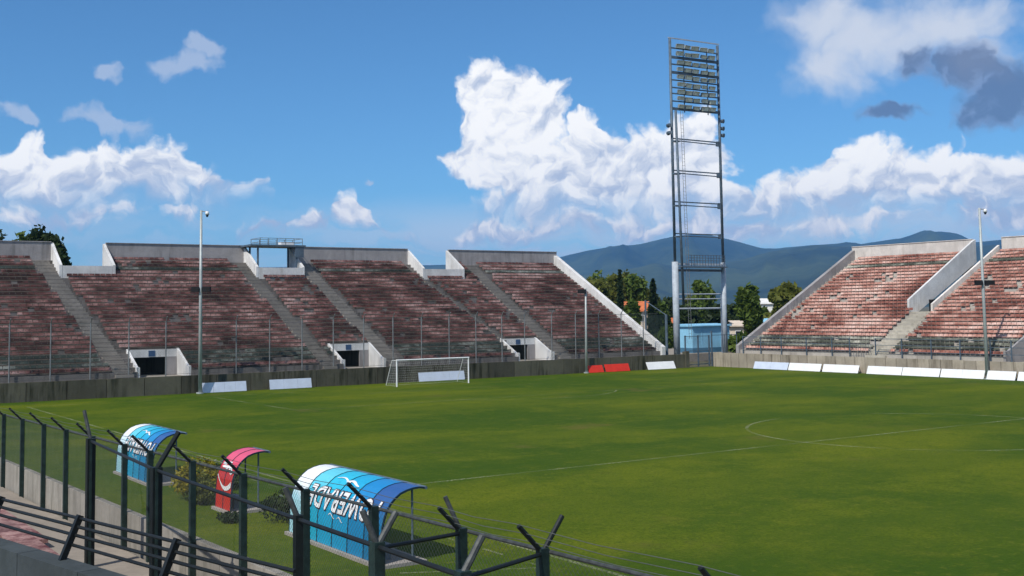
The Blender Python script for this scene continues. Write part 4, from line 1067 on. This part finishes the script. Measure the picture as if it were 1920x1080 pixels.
gr = thing('guard_rail', tuple((P0_+P1_)/2), 'black four bar guard rail leaning out from the near parapet', 'railing')
for z, o_ in ((.22, .03), (.37, .08), (.50, .12), (.63, .16)):
    a, b = P0_-ln_*o_+Vector((0, 0, z)), P1_-ln_*o_+Vector((0, 0, z))
    part(MB().tube([a, b], .029, 8), 'rail', BLACK_RAIL, gr)
for s_ in np.arange(.6, LL, 3.1):
    q = P0_+ld*s_; part(MB().bar(q+ln_*.14-Vector((0, 0, .02)), q-ln_*.17+Vector((0, 0, .68)), .08, .10), 'stanchion', BLACK_RAIL, gr)
for (xx0, xx1, ya, yb, zz, lb) in ((-12.75, -12.15, -15.5, -7.2, 1.35, 'faded red bench slab just beyond the near guard rail'), (-12.05, -11.5, -8.2, 1.5, 1.0, 'lower faded red bench slab beside the walkway')):
    t = thing('bench_slab', ((xx0+xx1)/2, (ya+yb)/2, .7), lb, 'bench')
    nseg = 6; dy = (yb-ya)/nseg
    for q_ in range(nseg):
        part(MB().box(xx0, xx1, ya+q_*dy+.012, ya+(q_+1)*dy-.012, zz-.10, zz), 'seat_slab', RED_PAINT, t)
    part(MB().box(xx0+.06, xx1-.06, ya+.05, yb-.05, .2, zz-.101), 'support', CON_NEAR, t)

# ------------------------------------------------------------------ camera platform in the second exit of the end stand
cp = thing('camera_platform', (28.5, 74.5, 9.75), 'dark steel camera platform with railings over a stand exit', 'platform')
zt_ = 13.3
for x_ in (26.35, 30.55):
    for y_ in (73.4, 75.6): part(MB().bar((x_, y_, 9.75), (x_, y_, zt_), .16), 'post', STEEL_DARK, cp)
part(MB().box(25.5, 31.5, 73.2, 76.4, zt_, zt_+.18), 'deck', STEEL_DARK, cp)
rl = MB()
for z in (zt_+.45, zt_+.85):
    for a, b in (((26.6, 73.4), (31.2, 73.4)), ((26.6, 75.9), (31.2, 75.9)), ((26.6, 73.4), (26.6, 75.9)), ((31.2, 73.4), (31.2, 75.9))): rl.bar((*a, z), (*b, z), .05)
for x_ in np.linspace(26.6, 31.2, 6):
    for y_ in (73.4, 75.9): rl.bar((x_, y_, zt_+.1), (x_, y_, zt_+.87), .05)
part(rl, 'railing', STEEL_MID, cp)
part(MB().box(29.2, 30.6, 74.2, 75.0, zt_+.2, zt_+.55), 'equipment_box', WHITE, cp)
part(MB().box(30.35, 31.3, 73.25, 73.45, zt_-1.1, zt_-.02), 'side_panel', STEEL_DARK, cp)

# ------------------------------------------------------------------ houses beyond the corner
def house(name, px0, px1, py_eave, py_ridge, dist, wall, roof, label, depth=9, gable=True):
    a, b = at_dist(px0, py_eave, dist), at_dist(px1, py_eave, dist); ze = a.z; zr = at_dist(px0, py_ridge, dist).z
    c = (a+b)/2; w = (Vector((b.x, b.y, 0))-Vector((a.x, a.y, 0))).length
    t = thing(name, (c.x, c.y, 0), label, 'building')
    ux = (Vector((b.x-a.x, b.y-a.y, 0))).normalized(); uy = Vector((-ux.y, ux.x, 0))
    if uy.dot(Vector((CF.x, CF.y, 0))) < 0: uy = -uy
    def M(x_, y_, z_): q = Vector((a.x, a.y, 0))+ux*x_+uy*y_; return (q.x, q.y, z_)
    fm = lambda aa, bb, z_: M(aa, bb, z_)
    part(MB().prism([(0, -.03), (depth, -.03), (depth, ze), (0, ze)], 0, w, fm), 'wall', wall, t)
    part(MB().prism([(-.5, ze-.05), (depth/2, zr), (depth+.5, ze-.05), (depth+.5, ze+.12), (depth/2, zr+.2), (-.5, ze+.12)], -.4, w+.4, fm), 'roof', roof, t)
    k = max(2, int(w/3))
    for i in range(k):
        xc = w*(i+.5)/k
        wn_ = part(MB().prism([(-.06, ze-2.0), (.05, ze-2.0), (.05, ze-.7), (-.06, ze-.7)], xc-.5, xc+.5, fm), 'window', WHITE, t)
        part(MB().prism([(-.08, ze-1.92), (-.05, ze-1.92), (-.05, ze-.78), (-.08, ze-.78)], xc-.42, xc+.42, fm), 'pane', GLASS_DARK, wn_)
    return t
house('house', 1170, 1214, 584, 567, 225, PLASTER, ROOF_ORANGE, 'cream house with bright orange tiled roof left of the tower')
house('house', 1215, 1262, 606, 596, 235, PLASTER, ROOF_ORANGE, 'low cream house with reddish roof half hidden by the wire screen')
house('house', 1352, 1395, 612, 604, 190, PLASTER, PLASTER, 'low pink cream building right of the tower legs', 8)
house('house', 1420, 1492, 570, 561, 300, PLASTER_W, PLASTER_W, 'long white roofed building between the two round trees')
house('house', 1412, 1440, 614, 600, 180, SHED_BLUE, SHED_BLUE, 'small bright blue hut beside the side stand end wall', 5)

# ------------------------------------------------------------------ trees
def tree(name, px, py_top, dist, width_px, label, mat, kind='round', n=2600, base_py=640, seed=0, leaf=.5, group=None, skirt=.35):
    tp = at_dist(px, py_top, dist); sc = math.hypot(dist, 0)/FPX*1.02
    H = tp.z; rw_ = width_px*dist/FPX/2
    x, y = tp.x, tp.y
    t = thing(name, (x, y, 0), label, 'tree', group)
    r_ = random.Random(seed)
    trk = MB(); lean = Vector((r_.uniform(-.4, .4), r_.uniform(-.4, .4), 0))
    ht = H*(.92 if kind != 'round' else .62)
    trk.tube([(x, y, -.1), Vector((x, y, ht*.5))+lean*.5, Vector((x, y, ht))+lean], max(.18, H*.022), 8, r1=.05)
    limbs = []
    for k in range(7 if kind == 'round' else 10):
        z0 = ht*(.35+.6*k/10); a = k*2.4+r_.random(); ln = rw_*(.75 if kind == 'round' else .6)*(1-.4*k/10)
        p = Vector((x, y, z0)); q = p+Vector((math.cos(a)*ln, math.sin(a)*ln, ln*(.7 if kind != 'conifer' else .15)))
        trk.tube([p, p.lerp(q, .5)+Vector((0, 0, .15*ln)), q], max(.06, H*.008), 5, r1=.02); limbs.append(q)
    part(trk, 'trunk', BARK, t)
    if kind == 'round':
        c = (x+lean.x, y+lean.y, H*(1+skirt)/2); leaf_cloud(c, rw_, rw_, H*(1-skirt)/2, n, leaf, mat, 'crown', t, seed, 40, .42)
    elif kind == 'poplar':
        c = (x, y, H*.58); leaf_cloud(c, rw_, rw_, H*.42, n, leaf, mat, 'crown', t, seed, 34, .34)
    elif kind == 'conifer':
        rr = np.random.default_rng(seed); u = rr.random(n)**.6; z = H*(1-.86*u); rad = rw_*(u**.9)*(.45+.55*rr.random(n))*(.75+.25*np.sin(z*3.1+rr.random(n)))
        an = rr.random(n)*2*np.pi; C_ = np.stack([x+rad*np.cos(an), y+rad*np.sin(an), z-.12*rad], 1)
        a = np.stack([np.cos(an), np.sin(an), -.35+.3*rr.normal(size=n)], 1); a /= np.linalg.norm(a, axis=1)[:, None]
        b = np.cross(a, rr.normal(size=(n, 3))); b /= np.linalg.norm(b, axis=1)[:, None]; s = leaf*(.6+.8*rr.random((n, 1)))
        V = np.stack([C_-a*s, C_+b*s*.5, C_+a*s, C_-b*s*.5], 1).reshape(-1, 3)
        me = bpy.data.meshes.new('crown'); me.from_pydata(V.tolist(), [], np.arange(4*n).reshape(-1, 4).tolist()); me.materials.append(mat); link('crown', me, t)
    return t
TG = 'trees beyond the corner of the ground'; TL = 'dark trees behind the end stand'
tree('leafy_tree', 1115, 512, 225, 62, 'olive green tree farthest left, just behind the white stand end wall', LEAF_OLIVE, 'round', 3600, seed=11, group=TG)
tree('leafy_tree', 1150, 508, 232, 56, 'pale olive tree between the first olive tree and the dark cypress', LEAF_OLIVE, 'round', 3400, seed=12, group=TG)
tree('cypress_tree', 1162, 505, 215, 24, 'narrow dark cypress rising in front of the olive trees', LEAF_DARK, 'conifer', 2200, seed=13, leaf=.42, group=TG)
tree('leafy_tree', 1192, 512, 235, 52, 'mid green tree right of the narrow cypress above the orange roof', LEAF_GREEN, 'round', 3200, seed=14, group=TG)
tree('cypress_tree', 1224, 522, 205, 34, 'broad dark conifer beside the wire screen', LEAF_DARK, 'conifer', 3000, seed=15, leaf=.45, group=TG)
tree('leafy_tree', 1255, 556, 240, 50, 'low dark tree filling the gap left of the tower column', LEAF_DARK, 'round', 2400, seed=16, group=TG)
tree('leafy_tree', 1318, 523, 205, 60, 'tall green tree seen between the tower columns', LEAF_GREEN, 'round', 4200, seed=17, group=TG, skirt=.2)
tree('leafy_tree', 1292, 570, 180, 50, 'low dark bushy tree in front of the tall tree between the columns', LEAF_DARK, 'round', 2400, seed=18, group=TG, skirt=.1)
tree('leafy_tree', 1340, 565, 190, 52, 'dark low tree behind the right tower column', LEAF_DARK, 'round', 2400, seed=19, group=TG, skirt=.1)
tree('leafy_tree', 1401, 525, 170, 48, 'upright dense green tree just right of the tower', LEAF_GREEN, 'round', 4400, seed=20, group=TG, skirt=.22)
tree('leafy_tree', 1378, 560, 215, 44, 'dark tree between the tower and the upright green tree', LEAF_DARK, 'round', 2200, seed=21, group=TG, skirt=.1)
tree('leafy_tree', 1468, 528, 185, 66, 'round topped olive green tree near the side stand end wall', LEAF_OLIVE, 'round', 4200, seed=22, group=TG, skirt=.45)
tree('leafy_tree', 1440, 585, 195, 60, 'low olive bush tree below the long white roof', LEAF_OLIVE, 'round', 2400, seed=23, group=TG, skirt=.05)
tree('leafy_tree', 1385, 622, 150, 70, 'low green hedge like tree beside the blue shed', LEAF_GREEN, 'round', 2400, seed=24, group=TG, skirt=.0)
tree('leafy_tree', 1250, 610, 170, 46, 'low green tree behind the wire screen posts', LEAF_GREEN, 'round', 1800, seed=25, group=TG, skirt=.0)
tree('conifer_tree', -16, 422, 150, 92, 'dark conifer at the far left end of the row behind the stand', LEAF_DARK, 'round', 3800, seed=31, group=TL, leaf=.42)
tree('leafy_tree', 34, 428, 155, 66, 'sunlit green tree top above the left parapet', LEAF_GREEN, 'round', 3200, seed=32, group=TL, leaf=.42)
tree('conifer_tree', 76, 420, 148, 84, 'tallest dark tree with pointed top above the left parapet', LEAF_DARK, 'round', 5200, seed=33, group=TL, leaf=.42)
tree('conifer_tree', 102, 444, 146, 74, 'dark tree stepping down beside the tallest one', LEAF_DARK, 'round', 4200, seed=34, group=TL, leaf=.42)
tree('conifer_tree', 118, 466, 144, 64, 'lowest dark tree seen through the first stand exit', LEAF_DARK, 'round', 3600, seed=35, group=TL, leaf=.42)

for i_, (px_, py_, d_, w_, m_, lb_) in enumerate((
    (1096, 520, 240, 50, LEAF_GREEN, 'green tree tucked against the stand end wall behind the first olive tree'),
    (1134, 507, 246, 60, LEAF_GREEN, 'bright green tree behind the gap of the two olive trees'),
    (1176, 510, 246, 54, LEAF_OLIVE, 'olive tree directly behind the narrow dark cypress'),
    (1208, 530, 243, 56, LEAF_OLIVE, 'olive tree filling in behind the broad dark conifer'),
    (1186, 560, 205, 30, LEAF_GREEN, 'small green tree in front of the orange roofed house'),
    (1238, 566, 224, 48, LEAF_GREEN, 'low green tree between broad conifer and tower column'),
    (1300, 548, 214, 56, LEAF_OLIVE, 'olive tree left of the tall green tree between the columns'),
    (1422, 566, 205, 46, LEAF_GREEN, 'low green tree right of the upright dense tree'),
    (1370, 590, 200, 56, LEAF_DARK, 'dark bush tree behind the pink cream building'))):
    tree('leafy_tree', px_, py_, d_, w_, lb_, m_, 'round', 3400, seed=60+i_, group=TG, skirt=.15)

# ------------------------------------------------------------------ mountains
MT = plain('forested_slope', (.022, .040, .016), .95, 0, .4, .0016, col2=(.060, .080, .030))
def range_mesh(name, ridge, Rr, r_in, seed, spur, nz=16, step=.22):
    azs = np.arange(ridge[0][0], ridge[-1][0], step); xs, ys_ = zip(*ridge)
    m = MB(); n = len(azs)
    for j in range(nz+1):
        s = j/nz
        for i, a in enumerate(azs):
            e = np.interp(a, xs, ys_); h = Rr*math.tan(R(e)) + CAM.z
            sp_ = mnoise.fractal((a*.55+seed, s*1.4, seed), 1.0, 2.0, 4); rid = 1-abs(mnoise.noise((a*.38+seed*2, s*.8, 1.7)))*2
            zz = h*(s**1.15)*(1+spur*(1-s)*s*3.2*(sp_*.8+rid*.5)) + (mnoise.noise((a*2.3, s*4, seed))*h*.02*(1 if j < nz else .35))
            r = r_in+(Rr-r_in)*s + 260*(1-s)*mnoise.noise((a*.5, 3.3, seed))
            m.v.append((CAM.x+r*math.sin(R(a)), CAM.y+r*math.cos(R(a)), max(-.5, zz) if j else -.5))
    for j in range(nz):
        for i in range(n-1):
            o = j*n+i; m.f.append((o, o+1, o+n+1, o+n)); m.m.append(0)
    # far side, so that the range has a back
    o2 = len(m.v)
    for i, a in enumerate(azs): m.v.append((CAM.x+(Rr+900)*math.sin(R(a)), CAM.y+(Rr+900)*math.cos(R(a)), -.5))
    for i in range(n-1): m.f.append((nz*n+i, nz*n+i+1, o2+i+1, o2+i)); m.m.append(0)
    return m.build(name, MT, fix=False, smooth=True, kind='structure')
range_mesh('mountains', [(-22, 2.0), (0, 2.1), (10, 2.2), (22, 2.22), (30, 2.25), (34, 2.3), (36.3, 2.56), (37.6, 2.85), (38.9, 3.04), (40.2, 3.12), (41.6, 3.43), (42.5, 3.54), (43.6, 3.5), (44.6, 3.23), (46.1, 2.78), (46.8, 2.78),
   (48.5, 2.9), (50.2, 2.83), (52.4, 3.10), (53.2, 3.30), (54.2, 3.34), (54.9, 3.22), (55.6, 2.80), (56.6, 2.87), (57.6, 2.93), (63, 2.7), (75, 2.5), (95, 2.2)], 8200, 5200, 5.0, .5)
range_mesh('foothills', [(26, 1.0), (34, 1.4), (38, 1.75), (41, 2.1), (43.5, 2.0), (45, 2.25), (46.4, 2.62), (48.6, 2.90), (50.3, 2.72), (52.5, 2.92), (55, 2.6), (58, 2.7), (66, 2.2), (95, 1.6)], 6000, 3600, 9.0, .5)

# ------------------------------------------------------------------ air
hz = MB().box(-9800, 9800, -9800, 9800, -1.2, 545)
ho = hz.build('haze', [], kind='stuff')
hm = bpy.data.materials.new('haze_air'); hm.use_nodes = True; nd = hm.node_tree.nodes; lk = hm.node_tree.links; nd.clear()
pv = nd.new('ShaderNodeVolumePrincipled'); pv.inputs['Color'].default_value = (*HAZE_COL, 1); pv.inputs['Density'].default_value = HAZE_DENSITY
pv.inputs['Anisotropy'].default_value = 0.0
out = nd.new('ShaderNodeOutputMaterial'); lk.new(pv.outputs[0], out.inputs['Volume'])
ho.data.materials.append(hm)
